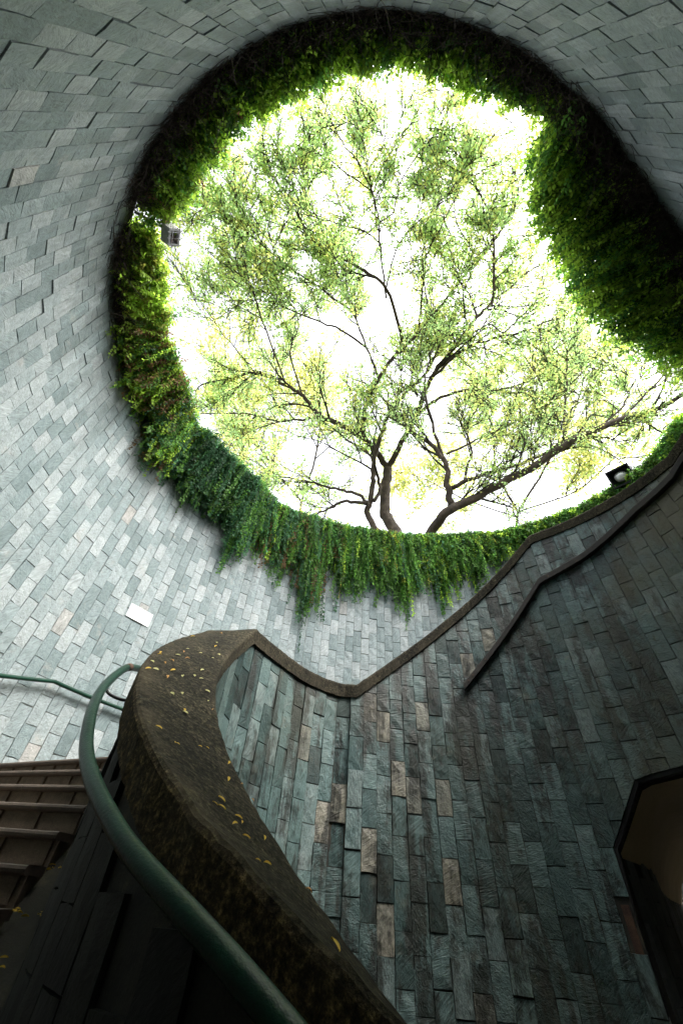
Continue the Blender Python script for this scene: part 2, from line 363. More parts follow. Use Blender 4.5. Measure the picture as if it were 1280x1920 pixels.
for k in range(1, 4):
    t = a0-9*k; rk = r0*(1+.11*k); nodes.append((I[0]+rk*math.cos(rad(t)), I[1]+rk*math.sin(rad(t)), None if k < 3 else ZL2+1.25, None if k < 3 else ZL2+1.25))
PER = 12
_pl = catmull([(a, b) for a, b, _, _ in nodes], PER); INN = Curve(_pl)
_zs = [(INN.S[i*PER], z1, z2) for i, (_, _, z1, z2) in enumerate(nodes) if z1 is not None]
_zu, _z1, _z2 = (np.array(v) for v in zip(*_zs))
def zin(u): return float(np.interp(u, _zu, _z1))
def zout(u): return float(np.interp(u, _zu, _z2))
U_K1 = INN.nearest(K1)

# ------------------------------------------------------------------ setting
def ring_ground():
    V = []; Fc = []; n = len(OUT.P)
    rr = [None, 6, 6.8, 7.6, 8.4, 9.2, 10, 11, 12, 13, 14, 15, 16, 18, 30, 80, 300]; court = np.array([8.9, 11.9])  # ground opening added here so daylight reaches the tunnel end
    for p in OUT.P[:-1]:
        d = (p-O)/np.linalg.norm(p-O)
        for r in rr:
            q = p+d*.28 if r is None else O+d*max(r, np.linalg.norm(p-O)+.6); V.append((q[0], q[1], GROUND))
    k = len(rr); n -= 1
    for i in range(n):
        for j in range(k-1):
            a = i*k+j; b = ((i+1) % n)*k+j; m = (np.array(V[a][:2])+np.array(V[b+1][:2]))/2
            if np.linalg.norm(m-court) > 3.4: Fc.append((a, a+1, b+1, b))
    return mesh('ground', V, Fc, M_GROUND)
obj('ground', ring_ground(), kind='structure')
obj('well_floor', mesh('well_floor', [(*pol(t, 18), FLOOR) for t in range(0, 360, 8)], [tuple(range(45))], M_FLOOR), kind='structure')

# ------------------------------------------------------------------ tiles
TW, TH = .1503, .3030
def tile_variant(name, mat, seed, odd=0.0, light=None):
    r = np.random.default_rng(seed); nx, nz = 2, 4; V = []; Fc = []
    hw, hh = TW/2-.0015-abs(r.normal(0, .0012)), TH/2-.0015-abs(r.normal(0, .0018))
    for j in range(nz+1):
        for i in range(nx+1):
            edge = i in (0, nx) or j in (0, nz)
            x = -hw+2*hw*i/nx; z = -hh+2*hh*j/nz
            if edge: x += r.normal(0, .0018); z += r.normal(0, .0022)
            y = -abs(r.normal(0, .0018))-.0015 if edge else r.normal(0.001, .0022)
            V.append((x, y, z))
    idx = lambda i, j: j*(nx+1)+i
    for j in range(nz):
        for i in range(nx): Fc.append((idx(i, j), idx(i, j+1), idx(i+1, j+1), idx(i+1, j)))
    per = [idx(i, 0) for i in range(nx+1)]+[idx(nx, j) for j in range(1, nz+1)]+[idx(i, nz) for i in range(nx-1, -1, -1)]+[idx(0, j) for j in range(nz-1, 0, -1)]
    o = len(V)
    for k in per: V.append((V[k][0]*1.005, -.024, V[k][2]*1.005))
    for a in range(len(per)):
        b = (a+1) % len(per); Fc.append((per[a], per[b], o+b, o+a))
    me = mesh(name, V, Fc, mat)
    tint = (light if light is not None else float(r.beta(1.6, 1.7)), odd, float(r.random()), 1)
    at = me.attributes.new('tint', 'FLOAT_COLOR', 'POINT'); at.data.foreach_set('color', np.tile(tint, len(V)).astype(np.float32))
    me['tv'] = 1; return me, np.array(V, np.float32), Fc, tint
def clip_poly(poly, a, b, c):
    """keep a*u+b*z<=c"""
    out = []
    for i in range(len(poly)):
        p, q = poly[i], poly[(i+1) % len(poly)]; fp = a*p[0]+b*p[1]-c; fq = a*q[0]+b*q[1]-c
        if fp <= 0: out.append(p)
        if (fp < 0 < fq) or (fq < 0 < fp):
            t = fp/(fp-fq); out.append((p[0]+t*(q[0]-p[0]), p[1]+t*(q[1]-p[1])))
    return out
def area(poly): return abs(sum(p[0]*q[1]-q[0]*p[1] for p, q in zip(poly, poly[1:]+poly[:1])))/2

class TileWall:
    def __init__(s, root, curve, mat, sign=1, off=0.0, nvar=26, seed=0, keep=300, tilt=1.0):
        s.tilt = tilt; s.root, s.c, s.mat, s.sign, s.off = root, curve, mat, sign, off
        s.var = [tile_variant('tile', mat, seed*100+i) for i in range(nvar)]
        s.odd = [tile_variant('tile', mat, seed*100+60+i, odd=.55+.4*random.random()) for i in range(5)]
        s.items = []; s.r = np.random.default_rng(seed+5); s.keep = keep
    def frame(s, u, z, prot=0.0):
        p, t, n = s.c.at(u); n = n*s.sign; p = p+s.off*s.c.at(u)[2]*-1
        o = np.array([p[0]+n[0]*prot, p[1]+n[1]*prot, z]); X = np.array([t[0], t[1], 0]) if s.sign < 0 else np.array([-t[0], -t[1], 0])
        return o, X, np.array([n[0], n[1], 0]), np.array([0, 0, 1.0])
    def put(s, u, z, odd=False, poly=None, prot=None, light=None):
        prot = float(s.r.normal(.004, .0027))*(s.tilt if s.tilt < 1 else 1)+(.004 if s.tilt < 1 else 0) if prot is None else prot
        o, X, Y, Zv = s.frame(u, z, prot)
        tilt = s.r.normal(0, .010, 3)*s.tilt
        Mx = Matrix(((X[0], Y[0], 0, o[0]), (X[1], Y[1], 0, o[1]), (0, 0, 1, o[2]), (0, 0, 0, 1))) @ Matrix.Rotation(tilt[0]*.7, 4, 'X') @ Matrix.Rotation(tilt[1], 4, 'Z') @ Matrix.Rotation(tilt[2]*.5, 4, 'Y')
        s.items.append(dict(u=u, z=z, M=Mx, odd=odd, poly=poly, c=o+Y*.01, n=Y))
    def finish(s, visible):
        # screen size of every tile, then the 300 largest become parts and the rest one part
        for it in s.items:
            P = it['c']; d = np.linalg.norm(P); px = project(P); it['a'] = 0
            if px is None: continue
            if -20 < px[0] < 1300 and -20 < px[1] < 1940:
                cosv = -it['n']@P/d
                if cosv > 0 and visible(it, P): it['a'] = (TW*TH if it['poly'] is None else area(it['poly']))*cosv/d**2/max(.2, (-(CAM.T@P)[2]/d))
        order = sorted(range(len(s.items)), key=lambda i: -s.items[i]['a'])
        top = set(i for i in order[:s.keep] if s.items[i]['a'] > 0)
        Vs, Fs, Ts, base = [], [], [], 0
        for i, it in enumerate(s.items):
            if it['poly'] is None:
                v = s.odd[s.r.integers(len(s.odd))] if it['odd'] else s.var[s.r.integers(len(s.var))]
                me, V, Fc, tint = v
            else:
                pl = it['poly']; cu, cz = it['u'], it['z']; sg = 1 if s.sign < 0 else -1
                q = [((a-cu)*sg, b-cz) for a, b in pl]
                if sg < 0: q = q[::-1]
                cx = sum(a for a, _ in q)/len(q); cy = sum(b for _, b in q)/len(q); k = len(q)
                V = np.array([(cx+(a-cx)*.985, -.002, cy+(b-cy)*.985) for a, b in q]+[(a, -.024, b) for a, b in q], np.float32)
                Fc = [tuple(range(k))[::-1]]+[(j, (j+1) % k, k+(j+1) % k, k+j) for j in range(k)]
                tint = s.var[s.r.integers(len(s.var))][3]; me = None
            if i in top:
                if me is None:
                    me = mesh('tile', V, Fc, s.mat); at = me.attributes.new('tint', 'FLOAT_COLOR', 'POINT'); at.data.foreach_set('color', np.tile(tint, len(V)).astype(np.float32))
                o = obj('tile', me, s.root); o.matrix_local = Matrix.Translation(-Vector(s.root.location)) @ it['M']
                if it['odd']: o['label'] = 'pinkish buff tile among the grey green ones'
            else:
                A = np.array(it['M']); Vs.append(V@A[:3, :3].T+A[:3, 3]); Fs += [tuple(int(x)+base for x in f) for f in Fc]; Ts.append(np.tile(tint, (len(V), 1))); base += len(V)
        if Vs:
            me = mesh('tiling', np.vstack(Vs), Fs, s.mat); at = me.attributes.new('tint', 'FLOAT_COLOR', 'POINT'); at.data.foreach_set('color', np.vstack(Ts).astype(np.float32).ravel())
            child('tiling', me, s.root, kind='stuff')

def strip(curve, u0, u1, f0, f1, n=None, off=0.0):
    """vertical sheet along a curve between heights f0(u), f1(u)"""
    us = np.linspace(u0, u1, n or max(2, int((u1-u0)/.08))); V = []; Fc = []
    for u in us:
        p, t, nn = curve.at(u); p = p-nn*off; V += [(p[0], p[1], f0(u)), (p[0], p[1], f1(u))]
    for i in range(len(us)-1): Fc.append((2*i, 2*i+1, 2*i+3, 2*i+2))
    return V, Fc

# ------------------------------------------------------------------ outer wall of the shaft
# doorway in the far right of the inner wall
UD, _ = INN.hit((1165, 1640)); ZD0 = INN.hit((1145, 1590))[1]; UD1, ZD1 = INN.hit((1190, 1460)); ZD2 = INN.hit((1280, 1435))[1]
UDE = UD+2.6
D0, tD, nD = INN.at(UD); D0 = D0-nD*.02
TC = Curve(catmull([D0, D0*1.07, (3.32, 5.05), (4.38, 6.58), (5.85, 8.6), (7.5, 10.5), (9.2, 12.2)], 8))
RT = np.array([.82, -.57])
def in_tunnel(p):
    w = (TC.P-p) @ np.array([.57, .82]); i = int(np.argmin(abs(w))); o = (p-TC.P[i]) @ RT; return -.05 < o < 3.15
def obot(u): return 1.25 if in_tunnel(OUT.at(u)[0]) else FLOOR
shaft = thing('shaft_wall', 'tall round well wall of pale grey slate tiles rising to the vines', 'wall', (*pol(140, 3.72), FLOOR))
mb = MB(); mb.add(*strip(OUT, 0, OUT.L, obot, lambda u: RIM-.01, off=.014))
mb.add(*strip(OUT, 0, OUT.L, lambda u: GROUND-.3, lambda u: RIM-.01, off=.30))
V, Fc = [], []
us = np.linspace(0, OUT.L, 240)
for u in us:
    p, t, n = OUT.at(u); a, b = p+n*.02, p-n*.32; V += [(*a, RIM-.06), (*a, RIM), (*b, RIM), (*b, RIM-.06)]
for i in range(len(us)-1):
    for k in range(3): Fc.append((4*i+k, 4*i+k+1, 4*i+5+k, 4*i+4+k))
child('wall_core', mb.mesh('wall_core', M_MORT_OUT), shaft)
child('rim_cap', mesh('rim_cap', V, Fc, M_COPING), shaft)
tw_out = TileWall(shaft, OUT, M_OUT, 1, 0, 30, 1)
ua, za = OUT.hit((629.5, 1235)); ncol = int(OUT.L/TW); c0 = ua % TW
zrow0 = za % TH
odd_px = [(270,1160-8),(130,1150),(35,1428),(28,320)]
odd_uz = [OUT.hit(p) for p in odd_px]
for c in range(-1, ncol+1):
    u = c0+(c+.5)*TW
    if u < .05 or u > OUT.L-.05: continue
    kk = int(round((u-ua-.5*TW)/TW)); zoff = (TH/2 if kk % 2 else 0)+rng.normal(0, .014)
    z = zrow0+zoff-TH*20
    while z < RIM:
        zc = z+TH/2
        if FLOOR < zc < RIM-.05 and zc > -1.3 and zc-TH/2 > obot(u)-.05:
            odd = any(abs(u-a) < TW/2 and abs(zc-b) < TH/2 for a, b in odd_uz) or rng.random() < .004
            tw_out.put(u, zc, odd)
        z += TH

# ------------------------------------------------------------------ spiral parapet / inner wall
par = thing('parapet_wall', 'curved stair wall of dark green slate tiles under a mossy coping', 'wall', (*CN, FLOOR))
us = np.arange(0, INN.L, .03); V = []; Fc = []
prof_n = None
for u in us:
    p, t, n = INN.at(u); zi, zo = zin(u), zout(u); o = -n
    j = rng.normal(0, .0016, 2)
    fz = .150
    pr = [(-.022, zi-fz), (-.026, zi-.035), (-.023, zi-.018), (-.012, zi-.006), (.012, zi), (.10, zi+(zo-zi)*.25+.002), (WID/2, (zi+zo)/2+.003), (WID-.10, zi+(zo-zi)*.75+.002), (WID-.018, zo), (WID-.006, zo-.008), (WID, zo-.024), (WID+.002, zo-.155), (WID-.04, zo-.158), (.03, zi-fz-.002)]
    prof_n = len(pr)
    for k, (d, z) in enumerate(pr): V.append((p[0]+o[0]*(d+j[0]), p[1]+o[1]*(d+j[0]), z+j[1]+rng.normal(0, .0008)))
for i in range(len(us)-1):
    for k in range(prof_n):
        a = i*prof_n+k; b = i*prof_n+(k+1) % prof_n; Fc.append((a, b, b+prof_n, a+prof_n))
Fc.append(tuple(range(prof_n))); Fc.append(tuple(range((len(us)-1)*prof_n, len(us)*prof_n))[::-1])
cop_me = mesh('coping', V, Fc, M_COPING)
_w = np.zeros((len(V), 4), np.float32); _pk = np.array([.4, .4, .5, .4, .1, 0, 0, .25, .9, 1, .75, .6, 0, 0]); _w[:, 0] = np.tile(_pk, len(us)); _w[:, 3] = 1; _w[:, 1] = np.tile(np.array([0, 0, 0, 0, 0, 0, 0, 0, 0, .2, .8, 1, .6, 0]), len(us))  # red is edge wear, green paints light onto the stair side face
cop_me.attributes.new('wear_sidelight', 'FLOAT_COLOR', 'POINT').data.foreach_set('color', _w.ravel())
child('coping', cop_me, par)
ctop = lambda u: zin(u)-.142
def head(u):
    if u < UD or u > UDE: return -9
    return ZD0+(ZD1-ZD0)*min(1, (u-UD)/(UD1-UD)) if u < UD1 else ZD1+(ZD2-ZD1)*min(1, (u-UD1)/.4)
mb = MB()
mb.add(*strip(INN, 0, UD, lambda u: FLOOR, lambda u: ctop(u), off=.014))
mb.add(*strip(INN, UD, UDE, lambda u: head(u), lambda u: ctop(u), off=.014))
mb.add(*strip(INN, UDE, INN.L-.02, lambda u: FLOOR, lambda u: ctop(u), off=.014))
mb.add(*strip(INN, 0, UD, lambda u: FLOOR, lambda u: zout(u)-.15, off=WID-.045))
mb.add(*strip(INN, UD, UDE, lambda u: head(u), lambda u: zout(u)-.15, off=WID-.045))
mb.add(*strip(INN, UDE, INN.L-.02, lambda u: FLOOR, lambda u: zout(u)-.15, off=WID-.045))
core_me = mb.mesh('wall_core', M_MORT_IN); child('wall_core', core_me, par)
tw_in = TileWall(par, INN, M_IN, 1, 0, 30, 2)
ub, zb = INN.hit((706, 1600)); c0 = ub % TW; zrow0 = zb % TH
odd_px = [(840,1500),(855,1660),(725,1740),(775,1490),(610,1540),(630,1505),(745,1450),(705,1350),(790,1340),(780,1240),(885,1240),(920,1890),(690,1600),(565,1400),(760,1262),(710,1345),(920,1200)]
odd_uz = [INN.hit(p) for p in odd_px]
hole_uz = INN.hit((1185, 1745))
for c in range(-1, int(INN.L/TW)+1):
    u = c0+(c+.5)*TW
    if u < .1 or u > INN.L-.1: continue
    kk = int(round((u-ub-.5*TW)/TW)); zoff = (TH/2 if kk % 2 else 0)+rng.normal(0, .016); z = zrow0+zoff-TH*20
    cut = None
    while z < zin(u)+.2:
        zc = z+TH/2; h0, h1 = u-TW/2+.002, u+TW/2-.002; zl, zh = z+.002, z+TH-.002; z += TH
        if zc < -2.2: continue
        top0, top1 = ctop(h0), ctop(h1)
        if zl > max(top0, top1): continue
        poly = [(h0, zl), (h1, zl), (h1, zh), (h0, zh)]; full = True
        if zh > min(top0, top1):
            s_ = (top1-top0)/(h1-h0); poly = clip_poly(poly, -s_, 1, top0-s_*h0-.004); full = False
        if UD-TW < u < UDE+TW:
            if h1 > UD and zl < head(max(UD, min(h1, UDE-.01))) and h0 < UDE:
                A = clip_poly(poly, 1, 0, UD-.002) if h0 < UD else []
                hl0, hl1 = head(max(h0, UD)), head(min(max(h1, UD), UDE-.01)); s_ = (hl1-hl0)/max(h1-max(h0, UD), .01)
                B = clip_poly(poly, s_, -1, s_*max(h0, UD)-hl0-.004)
                aA = area(A) if len(A) > 2 else 0; aB = area(B) if len(B) > 2 else 0
                poly = A if aA > aB else B; full = False
        if not full and (len(poly) < 3 or area(poly) < .0012): continue
        if abs(u-hole_uz[0]) < TW/2 and abs(zc-hole_uz[1]) < TH*.55:
            continue
        odd = any(abs(u-a) < TW/2 and abs(zc-b) < TH/2 for a, b in odd_uz)
        tw_in.put(u, zc, odd, None if full else poly)
# dark stone cladding on the stair side of the near flight
U_N1 = INN.nearest(CN+RN*np.array([math.cos(rad(173)), math.sin(rad(173))]))
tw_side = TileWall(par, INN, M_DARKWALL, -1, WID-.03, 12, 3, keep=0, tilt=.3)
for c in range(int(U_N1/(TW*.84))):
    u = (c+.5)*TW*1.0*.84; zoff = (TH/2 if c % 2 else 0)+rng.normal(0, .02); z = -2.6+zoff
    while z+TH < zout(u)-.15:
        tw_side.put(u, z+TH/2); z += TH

# ------------------------------------------------------------------ visibility test for choosing the largest tiles
_bv = []
for me in (cop_me, core_me): _bv.append(BVHTree.FromPolygons([v.co.copy() for v in me.vertices], [tuple(p.vertices) for p in me.polygons]))
_Lt = np.array([-353, -340, -318, -308, -298, -288, -279, -270, -258, -243, -229, -213, -197, -183, -171, -159, -150, -146, -139, -118, -96, -80, -62, -50, -8])
_Ll = np.array([.8, .9, 1.0, 1.3, 1.9, 2.1, 1.5, 1.9, 2.15, 1.85, 1.8, 1.45, 1.2, .8, .62, .45, .12, .12, .38, .38, .35, .35, .4, .6, .8])
def vlen(th): return float(np.interp(((th+8) % 360)-368, _Lt, _Ll)) if not (-62 < ((th+180) % 360-180) < -8) else .6
def vis(it, P):
    d = Vector(P); L = d.length; d.normalize()
    for b in _bv:
        h = b.ray_cast(Vector((0, 0, 0)), d, L-.06)
        if h[0] is not None: return False
    return True
def vis_out(it, P):
    th = math.degrees(math.atan2(P[1]-O[1], P[0]-O[0]))
    if P[2] > RIM-.75*vlen(th): return False
    return vis(it, P)
tw_out.finish(vis_out); tw_in.finish(vis); tw_side.finish(lambda i, P: False)

# rust coloured patch where a tile has fallen off
pu, pz = hole_uz; p, t, n = INN.at(pu); q = p-n*.006
X = np.array([t[0], t[1], 0]); mb = MB().box((q[0], q[1], pz), X*.028, np.array([n[0], n[1], 0])*.006, (0, 0, .14))
child('bare_patch', mb.mesh('bare_patch', rough_mat('rust_mortar', [(.3, (.03, .012, .008)), (.6, (.09, .045, .025)), (.8, (.16, .11, .06))], 12)), par, label='rusty bare patch where one tile is missing')

# ------------------------------------------------------------------ tunnel beyond the doorway
tun = thing('tunnel', 'dim underpass with beige ceiling behind the stone doorway at right', 'tunnel', (2.6, 4.3, FLOOR))
rt = np.array([.82, -.57]); roof_u = TC.nearest((6.6, 9.5))
us = np.linspace(0, TC.L, 60); V, Fc = [], []
def zc_(u): return ZD2+.0*u
for u in us:
    p, _, n = TC.at(u)
    f = min(1, u/2.2); hz = ZD0*(1-f)+.42*f
    pr = [(p, hz), (p+rt*.10, hz+.25), (p+rt*.34, ZD1+.02), (p+rt*.7, zc_(u)+.04), (p+rt*3.4, zc_(u)+.05)]
    V += [(a[0], a[1], z) for a, z in pr]
nr = int(np.searchsorted(us, roof_u))
for i in range(nr):
    for k in range(4): Fc.append((5*i+k, 5*i+k+1, 5*i+6+k, 5*i+5+k))
child('ceiling', mesh('ceiling', V, Fc, M_SOFFIT, True), tun)
mb = MB(); mb.add(*strip(TC, 0, TC.L, lambda u: FLOOR, lambda u: .55 if u > roof_u else .5, off=.014))
p2 = Curve(TC.P+rt*3.2); mb.add(*strip(p2, 0, roof_u, lambda u: FLOOR, lambda u: 1.4))
child('wall_core', mb.mesh('wall_core', M_MORT_IN), tun)
M_TUN = slate('tunnel_slate', [(.10, .11, .11), (.17, .18, .18), (.28, .29, .28)], ((.2, .17, .14), (.3, .27, .23)), .3, .6, .5, (.15, .13, .09))
tw_t = TileWall(tun, TC, M_TUN, 1, 0, 10, 6, keep=0)
for c in range(int(TC.L/TW)):
    u = (c+.5)*TW; z = -1.9+(TH/2 if c % 2 else 0)
    while z+TH < .62:
        tw_t.put(u, z+TH/2); z += TH
tw_t.finish(lambda i, P: False)
# walls of an open court, added so daylight gets into the underpass
V, Fc = [], []; cc = np.array([8.9, 11.9])
for k in range(49):
    p = cc+3.45*np.array([math.cos(2*pi*k/48), math.sin(2*pi*k/48)]); V += [(*p, FLOOR), (*p, GROUND+.02)]
for k in range(48):
    m_ = cc+3.45*np.array([math.cos(2*pi*(k+.5)/48), math.sin(2*pi*(k+.5)/48)])
    if not (in_tunnel(m_) and (m_-cc)@np.array([.57, .82]) < 0): Fc.append((2*k, 2*k+1, 2*k+3, 2*k+2))
child('added_court_wall', mesh('added_court_wall', V, Fc, M_TUN), tun)
# dark lintel edge round the doorway
mb = MB(); pts = [(UD, FLOOR), (UD, ZD0), (UD1, ZD1), (UD1+.4, ZD2), (UDE, ZD2)]
dense = []
for (u0, z0), (u1, z1) in zip(pts, pts[1:]):
    for s_ in np.linspace(0, 1, 8, endpoint=False): dense.append((u0+s_*(u1-u0), z0+s_*(z1-z0)))
dense.append(pts[-1]); V, Fc = [], []
for i, (u, z) in enumerate(dense):
    p, t, n = INN.at(u)
    a0_, a1_ = dense[max(0, i-1)], dense[min(len(dense)-1, i+1)]; dv = np.array([a1_[0]-a0_[0], a1_[1]-a0_[1]]); dv /= np.linalg.norm(dv); nv = np.array([dv[1], -dv[0]])*(.0 if z < ZD0-.05 else .03)
    for (du, dz, dn) in ((0, 0, -.008), (nv[0], nv[1], -.012), (nv[0], nv[1], -.085), (0, 0, -.085)):
        pp, tt, nn = INN.at(u+du); qq = pp+nn*dn; V.append((qq[0], qq[1], z+dz))
for i in range(len(dense)-1):
    for k in range(4): Fc.append((4*i+k, 4*i+(k+1) % 4, 4*i+4+(k+1) % 4, 4*i+4+k))
child('door_edge', mesh('door_edge', V, Fc, plain('dark_edge', (.002, .002, .0018), .9)), tun)

# ------------------------------------------------------------------ stairs
stair = thing('staircase', 'brown granite steps climbing between the pale wall and the parapet', 'stairs', (-2.4, 3.2, FLOOR))
ANG = [152.4, 156.4, 160.4, 165.2, 169.7]+[174.4+4.6*k for k in range(20)]
ZST = [.75-.14*i for i in range(len(ANG))]
def rad_end(a, gap=.16):
    d = np.array([math.cos(rad(a)), math.sin(rad(a))]); w = I-CN; R_ = RN+WID+gap
    b = w@d; return -b+math.sqrt(max(b*b-(w@w-R_*R_), 0))
def rad_wall(a):
    d = np.array([math.cos(rad(a)), math.sin(rad(a))])
    for r in np.arange(2.2, 7, .01):
        p = I+d*r; th = math.degrees(math.atan2(p[1]-O[1], p[0]-O[0]))
        if np.linalg.norm(p-O) > RO(th)-.02: return r
    return 6
def ipt(a, r): return I+r*np.array([math.cos(rad(a)), math.sin(rad(a))])
def wedge(a0, a1, z0, z1, n=2, gap=.16, rin=None, rout=None):
    V, Fc = [], []; aa = np.linspace(a0, a1, n+1)
    for a in aa:
        r0_, r1_ = (rin or rad_end(a, gap)), (rout or rad_wall(a)); p, q = ipt(a, r0_), ipt(a, r1_)
        V += [(*p, z0), (*p, z1), (*q, z1), (*q, z0)]
    for i in range(n):
        for k in range(4): Fc.append((4*i+k, 4*i+(k+1) % 4, 4*i+4+(k+1) % 4, 4*i+4+k))
    Fc += [(3, 2, 1, 0), tuple(4*n+k for k in range(4))]; return V, Fc
for i, (a, z) in enumerate(zip(ANG, ZST)):
    a1 = ANG[i-1] if i else a-2
    st = child('step', mesh('step', *wedge(a, a1, z-.45, z-.03), M_STEP), stair)
    r0_, r1_ = rad_end(a), rad_wall(a)
    pa, pb = ipt(a+.25, r0_-.0), ipt(a+.25, r1_); tt = (pb-pa)/np.linalg.norm(pb-pa); nn = np.array([-tt[1], tt[0]]); 
    if nn@(ipt(a+5, r0_)-pa) < 0: nn = -nn
    L = np.linalg.norm(pb-pa); mb = MB(); c = (pa+pb)/2
    # rounded nosing strip in pieces with open joints
    k = max(2, int(L/.62))
    for j in range(k):
        c_ = pa+tt*(L*(j+.5)/k); hl = L/k/2-.002
        sec = [(-.13, -.034), (.012, -.034), (.022, -.026), (.026, -.014), (.022, -.003), (.012, .002), (-.13, .002)]
        V = [];
        for s_ in (-1, 1):
            for y, zz in sec: q = c_+tt*hl*s_+nn*y; V.append((q[0], q[1], z+zz))
        m_ = len(sec); Fc = [(x, (x+1) % m_, m_+(x+1) % m_, m_+x) for x in range(m_)]+[tuple(range(m_))[::-1], tuple(range(m_, 2*m_))]
        mb.add(V, Fc)
    no = obj('nosing', mb.mesh('nosing', M_NOSE), st)
    if i < 9:
        # riser stones with dark gaps
        k = int((L+.05)/.27); 
        for j in range(k):
            w_ = .245+rng.normal(0, .006); c_ = pa+tt*(.02+.13+j*.275)+nn*(-.012)
            if .15+j*.275 > L-.1: break
            mbt = MB().box((c_[0], c_[1], z-.034-.049), np.array([*tt, 0])*w_/2, np.array([*nn, 0])*.011, (0, 0, .0475))
            obj('riser_stone', mbt.mesh('riser_stone', M_STEP), st)
child('landing', mesh('landing', *wedge(ANG[0]-.3, 104, .45, .745, 16, .0, rin=None), M_STEP), stair) if False else None
V, Fc = [], []
lan = np.linspace(152.0, 106, 18)
for a in lan:
    p = ipt(a, 2.62); q = ipt(a, rad_wall(a)); V += [(*p, .42), (*p, .742), (*q, .742), (*q, .42)]
for i in range(len(lan)-1):
    for k in range(4): Fc.append((4*i+k, 4*i+(k+1) % 4, 4*i+4+(k+1) % 4, 4*i+4+k))
Fc += [(0, 1, 2, 3), tuple(4*(len(lan)-1)+k for k in range(4))[::-1]]
child('landing', mesh('landing', V, Fc, M_STEP), stair)
for k in range(15):
    a = 108-k*3.9; child('step', mesh('step', *wedge(a, a-3.9, .75+.14*k-.1, .75+.144*(k+1), 1, rin=2.78), M_STEP), stair)
child('landing', mesh('landing', *wedge(49.5, 4, 2.62, 2.91, 12, rin=2.78), M_STEP), stair)
for k in range(4):
    a = 4-k*4.1; child('step', mesh('step', *wedge(a, a-4.1, 2.9+.15*k-.05, 2.9+.15*(k+1), 1, rin=2.86, rout=max(3.4, rad_wall(a-2))), M_STEP), stair)
# channel between the step ends and the parapet
mb = MB(); V, Fc = [], []
for i, a in enumerate(np.linspace(152, 262, 50)):
    z = float(np.interp(a, ANG, ZST))-.16; p, q = ipt(a, rad_end(a, -.06)), ipt(a, rad_end(a, .17)); V += [(*p, z), (*q, z)]
for i in range(49): Fc.append((2*i, 2*i+1, 2*i+3, 2*i+2))
child('gutter', mesh('gutter', V, Fc, M_MORT_IN), stair)

# ------------------------------------------------------------------ handrails
hr = thing('handrail', 'thick dark green tubular handrail curving along the near parapet', 'handrail', (-1.2, 2.6, .3))
P = []
for th in np.arange(300, 175, -2.5): P.append((*(CN+RRAIL*np.array([math.cos(rad(th)), math.sin(rad(th))])), zrail(th)))
pk = np.array(P[-1]); P += [(-1.22, 3.36, pk[2]+.04), (-1.1, 3.75, pk[2]+.08), (-.85, 4.2, pk[2]+.10)]
P = catmull(P, 3); child('rail', mesh('rail', *tube(P, .0215, 14), M_RAIL, True), hr)
for px in [(228, 1258)]:
    th, z, q = near_hit((240, 1250), RRAIL, True); i = np.argmin(np.linalg.norm(P[:, :2]-q, axis=1)); i = min(max(i, 1), len(P)-2); child('joint', mesh('joint', *tube(P[i-1:i+2], .0224, 14), M_RUST, True), hr)
for th in (200, 256, 285):
    c_ = np.array([math.cos(rad(th)), math.sin(rad(th))]); z = zrail(th); a = CN+RRAIL*c_; b = CN+(RN+WID-.05)*c_
    pts = [(*a, z-.02), (*(a-c_*.005), z-.06), (*(a*.6+b*.4), z-.085), (*b, z-.085)]; child('bracket', mesh('bracket', *tube(catmull(pts, 4), .008, 8), M_BLACK, True), hr)
hw = thing('handrail', 'thin bright green handrail bolted to the pale outer wall', 'handrail', (*pol(152, 3.64), 1.6))
P = [(*pol(th, 3.645), 1.604-.0187*(th-152.4)) for th in np.arange(216, 152.5, -2.0)]+[(*pol(th, 3.645), 1.604-.004*(152.4-th)*.0) for th in np.arange(152.4, 60, -2.0)]
child('rail', mesh('rail', *tube(P, .0215, 12), M_RAIL, True), hw)
for th in (205, 188, 171, 132, 112, 92):
    z = 1.604-.0187*max(0, th-152.4); a, b = pol(th, 3.645), pol(th, 3.73); child('bracket', mesh('bracket', *tube([(*a, z-.02), (*a, z-.05), (*b, z-.06)], .007, 6), M_RAIL), hw)

# ------------------------------------------------------------------ steel channel on the inner wall
ch = thing('metal_channel', 'dark rusty steel channel running below the coping of the green slate wall', 'channel', (*INN.at(UD)[0], 2))
cu = [INN.hit(p) for p in [(870,1297),(940,1210),(1015,1098),(1100,1050),(1200,965),(1275,908)]]
cu = [(u, z*(1.0 if i < 3 else [1.0, 1.005, 1.02][i-3])) for i, (u, z) in enumerate(cu)]
cu = cu+[(cu[-1][0]+1.0, cu[-1][1]+.80)]
us = np.linspace(cu[0][0], cu[-1][0], 90); V, Fc = [], []
sec = [(.004, .086), (.062, .080), (.066, .070), (.066, .004), (.060, -.002), (.004, 0), (.004, .006), (.058, .006), (.058, .074), (.004, .080)]
for u in us:
    z = float(np.interp(u, [c[0] for c in cu], [c[1] for c in cu])); p, t, n = INN.at(u)
    for d, zz in sec: q = p+n*(d+.006+rng.normal(0, .0006)); V.append((q[0], q[1], z+zz+rng.normal(0, .0006)))
m_ = len(sec)
for i in range(len(us)-1):
    for k in range(m_): Fc.append((i*m_+k, i*m_+(k+1) % m_, (i+1)*m_+(k+1) % m_, (i+1)*m_+k))
child('channel_body', mesh('channel_body', V, Fc, M_METAL), ch)
for f in (.06, .12, .3):
    u = cu[0][0]+f; z = float(np.interp(u, [c[0] for c in cu], [c[1] for c in cu]))+.04; p, t, n = INN.at(u); q = p+n*.073
    child('bolt', mesh('bolt', *tube([(*q, z), (*(q+n*.005), z)], .010, 10), M_RUST), ch)

